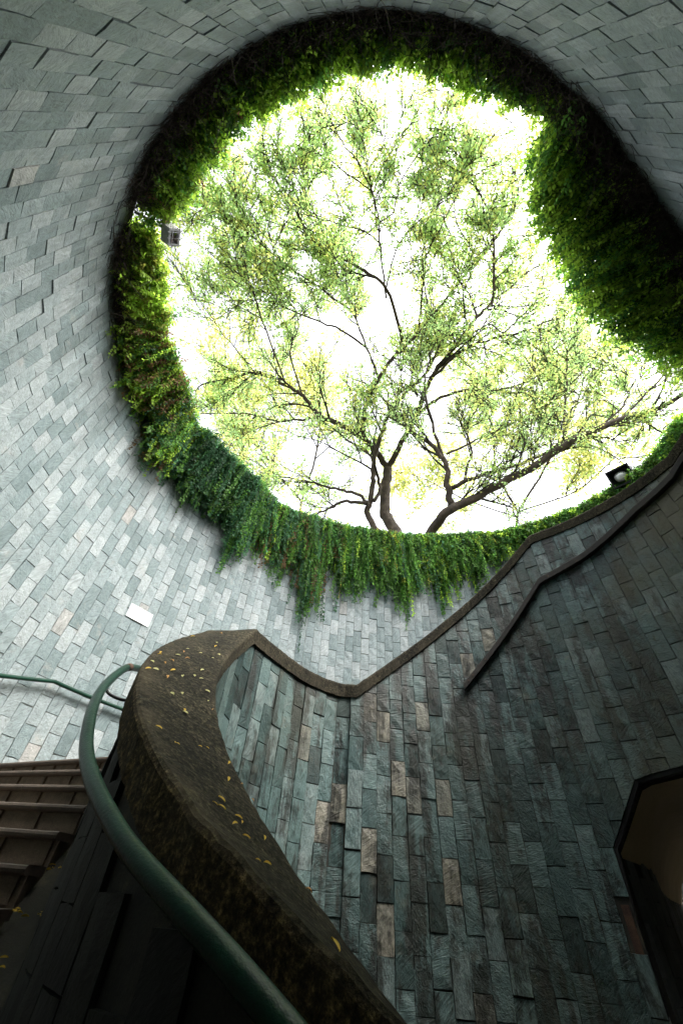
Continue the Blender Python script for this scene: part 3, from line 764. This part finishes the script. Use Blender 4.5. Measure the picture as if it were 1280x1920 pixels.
# ------------------------------------------------------------------ sign plate
su, sz = OUT.hit((261, 1154)); p, t, n = OUT.at(su); q = p+n*.018; X = np.array([t[0], t[1], 0]); Y = np.array([n[0], n[1], 0])
sg = thing('sign_plate', 'blank white plate screwed to the pale slate wall', 'sign', (*q, sz))
child('plate', MB().box((*q, sz), X*.185, Y*.004, (0, 0, .098)).mesh('plate', M_WHITE), sg)
for a, b in ((.03, .045), (.12, .0), (.05, -.055)):
    c_ = np.array([*q, sz])+X*a+np.array([0, 0, b]); child('screw', mesh('screw', *tube([c_, c_+Y*.008], .007, 8), M_SCREW), sg)

# ------------------------------------------------------------------ floodlights on the rim
def flood(name, label, px, z, depth_dir, size, mats, lens=True):
    c = at_z(px, z); root = thing(name, label, 'floodlight', tuple(c)); hm, lm = mats
    fwd = np.array(depth_dir, float); fwd /= np.linalg.norm(fwd); sx = np.cross(fwd, (0, 0, 1)); sx /= np.linalg.norm(sx); uy = np.cross(sx, fwd)
    a, b, d = size; mb = MB(); t = .014
    for s_ in (-1, 1):
        mb.box(c+sx*s_*(a-t), sx*t, uy*b, fwd*d); mb.box(c+uy*s_*(b-t), sx*(a-2*t), uy*t, fwd*d)
    mb.box(c-fwd*(d-t), sx*(a-2*t), uy*(b-2*t), fwd*t)
    child('housing', mb.mesh('housing', hm), root)
    return c, root, fwd, sx, uy
c, root, f_, sx, uy = flood('floodlight', 'black square floodlight with a round lamp above the right hand coping', (1163, 893), 6.15, (-.62, -.55, -.62), (.20, .175, .10), (M_BLACK, M_LENS))
def dome(c, f_, sx, uy, r, depth, n=16, m=5):
    V, Fc = [], []
    for j in range(m+1):
        a = pi/2*j/m
        for k in range(n): V.append(c+f_*(depth*math.sin(a))+r*math.cos(a)*(sx*math.cos(2*pi*k/n)+uy*math.sin(2*pi*k/n)*.9))
    for j in range(m):
        for k in range(n): Fc.append((j*n+k, j*n+(k+1) % n, (j+1)*n+(k+1) % n, (j+1)*n+k))
    return V, Fc
child('lamp', mesh('lamp', *dome(c-f_*.02, f_, sx, uy, .112, .08), M_LENS, True), root)
mb = MB(); base = c-uy*.36
for s_ in (-1, 1): mb.box(c+sx*s_*.212-uy*.14-f_*.02, sx*.006, uy*.20, f_*.02)
mb.box(base-f_*.02, sx*.268, uy*.012, f_*.06); child('bracket', mb.mesh('bracket', M_BLACK), root)
c, root, f_, sx, uy = flood('floodlight', 'weathered grey box lamp with dead twigs caught in it among the vines at left', (320, 440), 6.1, (.75, .25, -.55), (.105, .085, .08), (M_GREY, M_LENS))
mb = MB()
for k in (-1, 0, 1): mb.box(c+f_*.10+sx*k*.07, sx*.004, uy*.12, f_*.004)
for k in (-1, 1): mb.box(c+f_*.106+uy*k*.05, sx*.15, uy*.004, f_*.003)
child('grille', mb.mesh('grille', M_SCREW), root)
mb = MB()
for k in range(40):
    a = c+f_*.05+sx*rng.uniform(-.12, .16)+uy*rng.uniform(-.1, .14); v = rng.normal(0, .06, 3); mb.add(*tube([a, a+v*.6+rng.normal(0, .02, 3), a+v+f_*.05], .0025, 4))
child('dead_twigs', mb.mesh('dead_twigs', plain('dead_twig', (.10, .055, .04), .9)), root)
mb = MB(); w_ = pol(-147.6, 3.7); mb.add(*tube([c-f_*.1, c-f_*.2+np.array([0, 0, .02]), (*w_, RIM+.02)], .02, 8)); child('arm', mb.mesh('arm', M_GREY), root)

# ------------------------------------------------------------------ vines
LEAF_T = np.array([(0, 0, 0), (.34, .5, .10), (0, 1, 0), (-.34, .5, .10)], float)     # unit leaflet: base, sides, tip
def leaflets(P, D, N, size, col):
    """P base points, D direction, N normal -> mesh arrays"""
    D = D/np.linalg.norm(D, axis=1)[:, None]; S = np.cross(D, N); S /= np.linalg.norm(S, axis=1)[:, None]+1e-9; U = np.cross(S, D)
    V = (P[:, None]+size[:, None, None]*(LEAF_T[None, :, :1]*S[:, None]+LEAF_T[None, :, 1:2]*D[:, None]+LEAF_T[None, :, 2:]*U[:, None])).reshape(-1, 3)
    n = len(P); b = np.arange(n)[:, None]*4; Fq = np.vstack([b+np.array([[0, 1, 2]]), b+np.array([[0, 2, 3]])])
    C = np.repeat(np.c_[col, np.ones(n)], 4, axis=0); return V, Fq, C
GREENS = dict(light=(.25, .38, .045), mid=(.085, .19, .036), dark=(.036, .10, .026), teal=(.052, .13, .062), brown=(.16, .095, .045), yellow=(.26, .26, .05))
_rt = np.array([-368, -353, -340, -318, -290, -270, -245, -240, -231, -209, -203, -191, -181, -173, -159, -148, -138, -130, -124, -115, -108, -96, -89, -80, -71, -65, -61, -59, -50, -35, -24, -15, -10, -8])
_ri = np.array([.12, .12, .12, .14, .26, .28, .30, .40, .80, .85, .65, .85, .85, .72, .66, .40, .60, .57, .52, .50, .48, .38, .34, .42, .32, .26, .10, .62, .92, 1.12, 1.30, 1.15, .70, .3])
def prot(th): return float(np.interp(((th+8) % 360)-368 if ((th+180) % 360-180) > -8 or ((th+180) % 360-180) < -62 else ((th+180) % 360-180), _rt, _ri))
def vine(name, label, t0, t1, per_deg, mix, leaf=.050, up=.10, thatch=0, lscale=1.0, pscale=1.0, droop=1.0, bush=False, spacing=.042, bias=.75):
    """strands rooted on the rim between polar angles t0>t1, hanging into the well"""
    mid = (t0+t1)/2; root = thing(name, label, 'vine' if not bush else 'bush', (*pol(mid, float(RO(mid))), RIM)); keys = list(mix); pw = np.array([mix[k] for k in keys], float); pw /= pw.sum()
    Ps, Ds, Ns, Ss, Cs = [], [], [], [], []; stems = MB(); n = int(abs(t0-t1)*per_deg)
    clump = rng.uniform(.42, 1.15, 64); clump2 = rng.uniform(.5, 1.1, 300); tone = rng.uniform(.75, 1.3, 300)
    for s_ in range(n):
        th = rng.uniform(min(t0, t1), max(t0, t1)); R_ = float(RO(th)); L = vlen(th)*lscale; pr_ = prot(th)*pscale
        cl = clump[int((th*.55) % 64)]*clump2[int((th*2.3) % 300)]*1.2; tn = tone[int((th*1.7) % 300)]
        a = rng.random(); m = rng.random()
        if bush:
            x1 = pr_*(1-.85*a*a)*rng.uniform(.9, 1.0); hang = L*rng.random()**1.3*.5; zz = RIM+rng.uniform(-.30, .55)*(1-.4*x1/max(pr_, .1)); x0 = rng.uniform(-.2, max(x1-.35, 0))
        else:
            x1 = pr_*rng.random()**bias*rng.uniform(.75, 1.02); hang = L*cl*rng.random()**.8*rng.uniform(.8, 1.05)*(1-.35*x1/max(pr_, .1)); zz = RIM+rng.uniform(-.05, .08); x0 = -.1
        k = 9 if not bush else 7; pts = []; wob = rng.normal(0, .06, (k, 3)); wob = np.cumsum(wob, axis=0)*.5; thd = rng.normal(0, 1.6)
        for j in range(k):
            f = j/(k-1); fx = min(1, f/.4); fz = max(0, (f-.25)/.75)
            x = x0+(x1-x0)*(math.sin(fx*pi/2) if not bush else f); 
            if not bush: x = x*(1-.45*fz) if x1 > .3 else x*(1-.2*fz)
            z = zz+up*math.sin(min(1, f/.5)*pi)*(1 if not bush else 1.4)-hang*fz**1.15*droop
            q = pol(th+thd*f, R_-max(x, .012) if not (x < 0) else R_-x); pts.append(np.array([q[0], q[1], z])+wob[j]*np.array([.8, .8, .5]))
        pts = np.array(pts)
        # keep strands in front of the wall
        rr_ = np.linalg.norm(pts[:, :2]-O, axis=1); lim = R_-.02
        low = (pts[:, 2] < RIM-.02) & (rr_ > lim); pts[low, :2] = O+(pts[low, :2]-O)*(lim/rr_[low])[:, None]
        seg = np.linalg.norm(np.diff(pts, axis=0), axis=1); tot = seg.sum(); cs = np.r_[0, np.cumsum(seg)]
        if s_ % 3 == 0 or bush: stems.add(*tube(pts, np.linspace(.004, .0018, k), 3, False))
        kind = keys[rng.choice(len(keys), p=pw)]; base = np.array(GREENS[kind])*rng.uniform(.65, 1.25)*tn
        nl = max(3, int(tot/spacing)); ds = np.linspace(.06, 1, nl)*tot
        C_ = np.array([np.interp(ds, cs, pts[:, q]) for q in range(3)]).T
        T_ = np.gradient(C_, axis=0); T_ /= np.linalg.norm(T_, axis=1)[:, None]+1e-9
        A_ = rng.normal(0, 1, (nl, 3))*.5+rng.normal(0, 1, 3); S_ = np.cross(T_, A_); S_ /= np.linalg.norm(S_, axis=1)[:, None]+1e-9
        for sg_ in (1, -1):
            Ps.append(C_); Ds.append(S_*sg_+T_*.55+rng.normal(0, .25, (nl, 3))); Ns.append(np.cross(S_, T_)+rng.normal(0, .35, (nl, 3)))
            Ss.append(leaf*rng.uniform(.6, 1.25, nl)); Cs.append(base[None]*rng.uniform(.75, 1.25, (nl, 1)))
    V, Fq, C = leaflets(*(np.concatenate(v) for v in (Ps, Ds, Ns)), np.concatenate(Ss), np.concatenate(Cs))
    child('leaves', quads_mesh('leaves', V, Fq, M_LEAF, {'tint': ('POINT', C)}), root, kind='stuff')
    for s_ in range(int(thatch*abs(t0-t1))):
        th = rng.uniform(min(t0, t1), max(t0, t1)); R_ = float(RO(th)); x = .14*rng.random()**1.5+.01; z = RIM+.03-rng.random()**1.6*.36
        p0 = np.array([*pol(th, R_-x), z]); v = np.array([rng.normal(0, .12), rng.normal(0, .12), rng.normal(-.05, .09)]); b_ = rng.normal(0, .06, 3)
        if rng.random() < .05: x = .015; v = np.array([rng.normal(0, .2), rng.normal(0, .2), -rng.uniform(.1, .45)]); b_ = rng.normal(0, .12, 3)
        q = p0+v*.5+b_; r_ = p0+v
        pp = np.array([p0, q, r_]); rr_ = np.linalg.norm(pp[:, :2]-O, axis=1); bad = rr_ > R_-.012; pp[bad, :2] = O+(pp[bad, :2]-O)*((R_-.012)/rr_[bad])[:, None]
        stems.add(*tube(catmull(pp, 3), .0026, 3, False))
    child('stems', stems.mesh('stems', M_STEM), root, kind='stuff')
    return root
vine('climbing_vine', 'dark thatch of dry vines fringed green along the top of the opening', -61, -118, 16, dict(mid=3, light=7), .055, .22, 30, .45, 1.08, bias=.4)
vine('climbing_vine', 'dark dry vines with bright green tips at upper left of the opening', -118, -146, 19, dict(light=7, mid=3, brown=.5), .055, .20, 42, .6, 1.05, bias=.45)
vine('climbing_vine', 'bright yellow green vine curtain just below the grey box lamp', -150.5, -171, 50, dict(light=8, mid=1, yellow=2), .054, .10, 50, 1.0, 1.0)
vine('climbing_vine', 'green vine streaked with dry brown stems on the left rim', -171, -190, 62, dict(mid=3, light=5, brown=3, dark=.5), .054, .08, 40)
vine('climbing_vine', 'loose mixed green vine between the brown patch and the heavy clump', -190, -205, 58, dict(mid=4, light=3, brown=1, teal=2), .054, .08, 20)
vine('climbing_vine', 'heavy blue green vine clump bulging out of the left wall', -205, -236, 72, dict(teal=6, mid=3, dark=1), .056, .10, 10)
vine('climbing_vine', 'ragged vine curtain with reddish dry tails left of the tree trunks', -236, -268, 64, dict(mid=4, dark=1, teal=3, brown=1.2, light=.5), .056, .12, 10)
vine('climbing_vine', 'thick green vine curtain directly under the tree trunks', -268, -311, 62, dict(mid=6, dark=1, teal=1, light=1, yellow=.3), .058, .14, 5)
vine('climbing_vine', 'low strip of green vine along the rim beside the black floodlight', -311, -358, 48, dict(mid=4, dark=2, light=2), .060, .06, 0, 1.0, 1.2)
vine('overhanging_bush', 'big dark green bush overhanging the right side of the opening', -7, -61, 25, dict(mid=4, light=7, dark=1), .056, .10, 120, .6, 1.0, 1.0, True, .038)

# ------------------------------------------------------------------ fallen leaves on the coping
def cop_point(p):
    u, q = az_q(p); prev = None
    for d in np.arange(.6, 4.2, .004):
        P = d*u; r = np.linalg.norm(P-CN)
        if P[1] < 3.45 and RN-.005 <= r <= RN+WID+.005:
            uu = INN.nearest(P); f = min(1, max(0, (r-RN)/WID)); z = zin(uu)*(1-f)+zout(uu)*f; g = q*d-z
            if prev is not None and prev < 0 <= g or (prev is not None and prev > 0 >= g): return np.array([P[0], P[1], z+.004]), uu
            prev = g
        else: prev = None
    return None
s1 = 1280/370.0
LV = [(150+a/s1, 1170+b/s1) for a, b in [(385,262),(465,254),(440,298),(490,300),(520,195),(515,205),(545,265),(595,245),(560,355),(600,308),(635,207),(672,190),(695,230),(665,343),(698,165),(740,343),(785,363),(780,197),(790,310),(595,465),(660,458),(675,570),(680,588),(610,785),(630,795),(505,690),(775,812),(825,812),(825,445),(830,508),(857,567),(860,227),(885,125),(880,150),(900,205),(962,912),(915,65),(730,85)]]
LV += [(a/2, 1100+b/2) for a, b in [(855,728),(905,752),(945,810),(828,812),(803,828),(830,835),(893,872),(905,895),(878,902),(922,950),(988,958),(965,1040),(1000,1055),(1155,1160),(1255,1360)]]
def leaf_mesh(L, W, curl, col):
    V, Fc = [], []; n = 6
    for i in range(n+1):
        f = i/n; w = W*math.sin(pi*min(1, f*.93+.05))**.8; z = curl*math.sin(f*pi)
        V += [(f*L-L/2, -w, z+.004), (f*L-L/2, 0, z), (f*L-L/2, w, z+.004)]
    for i in range(n):
        for k in (0, 1): Fc.append((3*i+k, 3*i+k+1, 3*i+4+k, 3*i+3+k))
    me = mesh('fallen_leaf', V, Fc, M_FALLEN, True); at = me.attributes.new('tint', 'FLOAT_COLOR', 'POINT'); at.data.foreach_set('color', np.tile((*col, 1), len(V)).astype(np.float32)); return me
LEAVES = [(leaf_mesh(.036, .0065, .003, (.50, .33, .03)), 'small yellow fallen leaf lying on the dark mossy coping', 'yellow leaves on the coping'),
          (leaf_mesh(.030, .0088, .002, (.42, .40, .17)), 'pale green fallen leaf lying on the dark mossy coping', 'pale green leaves on the coping'),
          (leaf_mesh(.026, .0060, .005, (.42, .22, .06)), 'curled orange brown fallen leaf lying on the dark mossy coping', 'orange brown leaves on the coping')]
cnt = {}
for i, px in enumerate(sorted(LV, key=lambda p: p[1])):
    h = cop_point(px)
    if h is None: continue
    P, uu = h; kind = (1 if rng.random() < .5 else 2 if rng.random() < .5 else 0) if px[1] < 1350 else (0 if rng.random() < .7 else 2)
    me, lb, gp = LEAVES[kind]; zone = 'on the coping\'s upper bend' if px[1] < 1340 else 'halfway down the coping' if px[1] < 1530 else 'low on the coping'
    side = 'near its stair edge' if np.linalg.norm(P[:2]-CN) > RN+.27 else 'near its inner edge' if np.linalg.norm(P[:2]-CN) < RN+.13 else 'in its middle'
    key = (kind, zone, side); cnt[key] = cnt.get(key, 0)+1
    nth = ['highest', 'second highest', 'third highest', 'fourth highest', 'fifth highest', 'sixth highest', 'seventh highest', 'eighth highest', 'ninth highest', 'tenth highest'][min(9, cnt[key]-1)]
    lb = f"{nth} {['yellow', 'pale green', 'orange brown'][kind]} fallen leaf {zone} {side}"
    o = obj('fallen_leaf', me, label=lb, category='leaf', group='fallen leaves on the coping')
    p_, t_, n_ = INN.at(uu); sl = (zin(uu+.05)-zin(uu-.05))/.1; nv = Vector((-t_[0]*sl, -t_[1]*sl, 1)).normalized()
    o.matrix_world = Matrix.Translation(P) @ nv.to_track_quat('Z', 'Y').to_matrix().to_4x4() @ Matrix.Rotation(rng.uniform(0, 6.28), 4, 'Z') @ Matrix.Rotation(rng.normal(0, .12), 4, 'X') @ Matrix.Scale(rng.uniform(.45, 1.25)*(1.0 if px[1] < 1350 else .68), 4)
# drift of leaves at the step ends
mb_pts = []
for a in (174.4+1, 179+.6, 170.5):
    for k in range(9):
        r_ = rad_end(a)-rng.uniform(.0, .14); q = ipt(a+rng.normal(0, .5), r_); z = float(np.interp(a, ANG, ZST))-.13+rng.uniform(0, .03); mb_pts.append((q[0], q[1], z, a))
for *P, a_ in mb_pts:
    o = obj('fallen_leaf', LEAVES[0][0], label='dry yellow leaf in the '+('highest' if a_ < 172 else 'middle' if a_ < 177 else 'lowest')+' drift of leaves at the step ends', category='leaf', group='leaves in the stair gutter'); o.matrix_world = Matrix.Translation(P) @ Matrix.Rotation(rng.uniform(0, 6.28), 4, 'Z') @ Matrix.Rotation(rng.normal(0, .5), 4, 'X') @ Matrix.Scale(.8, 4)

# ------------------------------------------------------------------ trees
def tree(label, limbs, base_px, seed, tw_len=2.0, dens=1.0, cols=None, leaf=.105):
    r = np.random.default_rng(seed); root = thing('rain_tree', label, 'tree', base_px)
    twigs = []; tips = []
    def grow(P0, D, L, rad0, lvl):
        k = 5; pts = [P0]; d = D/np.linalg.norm(D)
        for j in range(k):
            d = d+r.normal(0, .13, 3)+np.array([0, 0, .04]); d /= np.linalg.norm(d); pts.append(pts[-1]+d*L/k)
        pts = np.array(pts); twigs.append((pts, np.linspace(rad0, rad0*.3, k+1)))
        if lvl < 2:
            for j in range(1, k+1):
                for _ in range(2 if lvl == 1 else 1):
                    if r.random() < .85:
                        t = pts[j]-pts[j-1]; nd = t/np.linalg.norm(t)+r.normal(0, .5, 3); grow(pts[j], nd, L*r.uniform(.45, .75), rad0*.5, lvl+1)
        if lvl >= 1:
            for j in range(1 if lvl == 2 else 4, k+1): tips.append((pts[j], pts[j]-pts[j-1]))
    for name, px, z0, z1, w0, w1, gr in limbs:
        px = np.array(px, float); s = np.r_[0, np.cumsum(np.linalg.norm(np.diff(px, axis=0), axis=1))]; s /= s[-1]
        P = np.array([at_z(p, z0+(z1-z0)*f**1.0) for p, f in zip(px, s)])
        if name == 'trunk': P = np.vstack([[P[0][0]+(P[0][0]-P[1][0])*.8, P[0][1]+.1, GROUND-.2], P])
        Q = catmull(P, 5); Q[1:-1] += r.normal(0, .018, Q[1:-1].shape)
        d0, d1 = np.linalg.norm(P[1]), np.linalg.norm(P[-1]); ra = np.linspace(w0/2/F_PX*d0*.80, w1/2/F_PX*d1*.95, len(Q))
        if name == 'trunk': ra[:6] *= 1.25
        child(name, mesh(name, *tube(Q, ra, 9), M_BARK, True), root)
        if gr:
            step = .42/gr
            cum = np.r_[0, np.cumsum(np.linalg.norm(np.diff(Q, axis=0), axis=1))]
            for d in np.arange(cum[-1]*.3, cum[-1], step):
                i = min(np.searchsorted(cum, d), len(Q)-1); t = Q[i]-Q[i-1]; t /= np.linalg.norm(t)
                v = r.normal(0, 1, 3); v -= t*v.dot(t); v /= np.linalg.norm(v); grow(Q[i], t*.75+v*.8+np.array([0, 0, .2]), tw_len*r.uniform(.6, 1.25)*(1-.3*d/cum[-1]), min(ra[i]*.5, .028), 0)
            grow(Q[-1], Q[-1]-Q[-2], tw_len*.8, min(ra[-1]*.9, .03), 0)
    Vs, Fs, b = [], [], 0
    for pts, ra in twigs:
        V, Fc = tube(pts, np.maximum(ra*1.5, .0095), 4, False); Vs.append(np.array(V)); Fs.append(np.array(Fc)+b); b += len(V)
    if Vs: child('twigs', quads_mesh('twigs', np.vstack(Vs), np.vstack(Fs), M_TWIG), root, kind='stuff')
    cols = np.array(cols or [(.30, .40, .13), (.39, .41, .13), (.22, .33, .13), (.27, .38, .16)])
    if tips:
        T = np.array([t[0] for t in tips]); D = np.array([t[1] for t in tips]); D /= np.linalg.norm(D, axis=1)[:, None]
        k = 1; idx = np.where(r.random(len(T)) < .22*dens)[0]; idx = np.repeat(idx, 7); n = len(idx)
        hue = r.integers(0, len(cols), len(T)//12+1)
        P = T[idx]+r.normal(0, .11, (n, 3))*(leaf/.1); dd = D[idx]*.6+r.normal(0, .7, (n, 3)); nn = r.normal(0, .6, (n, 3))+np.array([0, 0, 1.0]); c_ = cols[hue[idx//12]]*r.uniform(.75, 1.3, (n, 1))
        V, Fq, C = leaflets(P, dd, nn, leaf*r.uniform(.6, 1.3, n), c_)
        child('crown', quads_mesh('crown', V, Fq, M_CROWN, {'tint': ('POINT', C)}), root, kind='stuff')
    print('tree', len(twigs), 'twigs', len(T), 'leaves'); return root
T1 = [
 ('trunk', [(748,1012),(730,980),(722,954),(724,909),(727,879)], 7.6, 10.6, 30, 18, 0),
 ('limb', [(718,1012),(688,962),(694,939),(699,894),(700,865),(712,822),(732,772),(755,742),(800,697),(830,640)], 7.6, 14.5, 15, 4, .9),
 ('limb', [(727,879),(706,847),(676,818),(635,795),(597,776),(567,742),(537,724),(477,697),(432,712),(395,716)], 10.6, 15.0, 15, 3, 1),
 ('limb', [(678,818),(687,757),(710,712),(732,675),(761,646),(798,609),(851,540),(910,471)], 11.7, 17.0, 11, 3, 1),
 ('limb', [(710,712),(687,652),(660,583),(633,519),(607,476)], 13.3, 17, 5, 2, 1),
 ('limb', [(757,648),(724,540),(692,513),(639,482),(596,460),(548,386),(516,333)], 14.3, 18, 7, 2, 1),
 ('limb', [(727,879),(747,840),(770,795),(815,697),(845,660),(894,593),(920,567),(926,497),(920,412),(883,333)], 10.6, 18, 14, 2, 1),
 ('limb', [(920,567),(1000,503)], 15.5, 17, 4, 2, 1),
 ('limb', [(770,795),(807,757),(860,735),(935,731),(1010,712),(1070,705)], 11.7, 15, 8, 2, 1),
 ('limb', [(812,705),(875,652),(927,634),(980,622),(1032,600),(1100,590)], 12.8, 15.5, 6, 2, 1),
 ('limb', [(690,945),(650,941),(620,952),(590,967)], 8.6, 9.3, 9, 3, .7),
 ('limb', [(690,942),(659,922),(620,915),(582,904),(537,896),(500,892)], 8.7, 11, 8, 2, .9),
 ('limb', [(640,800),(597,784),(522,791),(470,776),(395,776)], 12.2, 14.5, 6, 2, .9),
 ('limb', [(724,560),(712,465),(710,423),(697,359),(660,290),(633,253)], 15.5, 18, 4, 1.5, 1),
 ('limb', [(705,420),(735,400),(755,333),(825,237)], 16.6, 18.5, 3, 1.5, 1),
 ('limb', [(700,360),(720,300),(745,235)], 17.2, 18.5, 2.5, 1.2, 1),
 ('limb', [(537,724),(500,620),(463,508),(453,439),(447,396)], 13.6, 17, 4, 1.5, .9),
 ('limb', [(463,508),(430,450),(400,386)], 16, 17.3, 2.5, 1.2, .8),
 ('limb', [(567,742),(545,660),(560,600),(540,560)], 13.3, 16, 4, 1.5, 1),
 ('limb', [(477,697),(430,640),(400,600),(370,560)], 14.2, 16.5, 3, 1.2, 1),
 ('limb', [(782,625),(790,560),(800,480),(840,400),(862,350)], 15, 18, 4, 1.5, 1),
 ('limb', [(851,540),(880,470),(850,400),(870,310)], 16.2, 18, 3, 1.2, 1),
 ('limb', [(910,471),(955,400),(985,335)], 17, 18, 2.5, 1.2, 1),
 ('limb', [(633,519),(600,420),(560,340),(532,290)], 16.4, 18, 3, 1.2, 1),
 ('limb', [(660,583),(600,540),(540,500),(480,450),(430,410)], 15.5, 17.5, 4, 1.5, 1),
 ('limb', [(724,540),(742,470),(785,400),(800,330)], 16, 18.3, 3.5, 1.5, 1),
 ('limb', [(697,359),(660,330),(612,290),(606,240)], 17.2, 18.4, 2.5, 1.2, .9),
 ('limb', [(607,476),(570,440),(520,420),(470,400)], 17, 18, 2.5, 1.2, 1),
 ('limb', [(687,652),(640,620),(590,600),(500,560),(430,520)], 14.2, 17, 5, 1.5, 1),
 ('limb', [(700,940),(712,918),(709,894),(690,850),(650,825)], 8.9, 11.5, 9, 4, .6),
]
T2 = [
 ('trunk', [(804,1012),(830,967),(875,941),(980,885),(1077,825),(1160,787),(1220,769),(1290,735)], 7.2, 10.2, 25, 6, .8),
 ('limb', [(845,948),(838,915),(837,877),(815,840),(785,817),(759,799)], 7.9, 10.5, 16, 5, .7),
 ('limb', [(837,874),(808,795),(795,720),(812,650)], 9.1, 13, 8, 2, .9),
 ('limb', [(845,916),(897,892),(957,877),(1010,855),(1070,822)], 8.4, 9.9, 10, 4, .6),
 ('limb', [(871,903),(882,847),(875,802),(890,772)], 8.8, 11.5, 6, 2, .8),
 ('limb', [(837,851),(890,825),(957,795),(1032,750),(1090,700)], 9.5, 12.5, 5, 2, .9),
 ('limb', [(1055,835),(1059,750),(1062,675)], 9.3, 12, 5, 2, .9),
 ('limb', [(991,878),(995,810),(1002,742)], 8.8, 11, 4, 2, .9),
 ('limb', [(1107,812),(1167,761),(1182,727)], 9.6, 11, 4, 2, 1),
 ('limb', [(1080,825),(1120,840),(1160,859),(1205,855)], 9.5, 9.8, 3, 1.5, .7),
 ('limb', [(1160,787),(1230,720),(1280,660)], 9.8, 12, 4, 2, 1.2),
]
tree('wide spreading tree with a forked dark trunk left of centre above the rim', T1, tuple(at_z((748, 1012), 7.6)[:2])+(GROUND,), 3, 2.0, 1.25)
tree('leaning tree whose long trunk slants right above the rim', T2, tuple(at_z((804, 1012), 7.2)[:2])+(GROUND,), 5, 1.6, 1.5, None, .068)
B1 = [('trunk', [(560,1075),(560,1000),(565,940)], 12, 17, 8, 5, 0), ('limb', [(565,940),(500,860),(440,760),(420,700)], 17, 21, 5, 2, 1.1), ('limb', [(565,940),(590,860),(600,760),(580,700)], 17, 22, 5, 2, 1.1), ('limb', [(540,910),(500,880),(450,850)], 17.5, 20, 3, 2, 1)]
B2 = [('trunk', [(960,1085),(965,1020),(970,960)], 12, 16, 8, 5, 0), ('limb', [(970,960),(1020,880),(1080,760),(1100,680)], 16, 21, 5, 2, 1.1), ('limb', [(970,960),(930,880),(920,790),(900,740)], 16, 21, 5, 2, 1.1), ('limb', [(970,960),(1080,920),(1150,860)], 16, 18, 3, 2, 1), ('limb', [(970,970),(880,940),(800,900)], 16, 18, 3, 2, 1)]
YEL = [(.34, .37, .12), (.41, .39, .13), (.26, .34, .12)]
tree('pale yellow green tree farther back at left behind the forked trunk', B1, tuple(at_z((560, 1075), 12)[:2])+(GROUND,), 8, 2.6, .8, YEL, .2)
tree('pale yellow green tree farther back at right behind the slanting trunk', B2, tuple(at_z((960, 1085), 12)[:2])+(GROUND,), 9, 2.6, .8, YEL, .2)
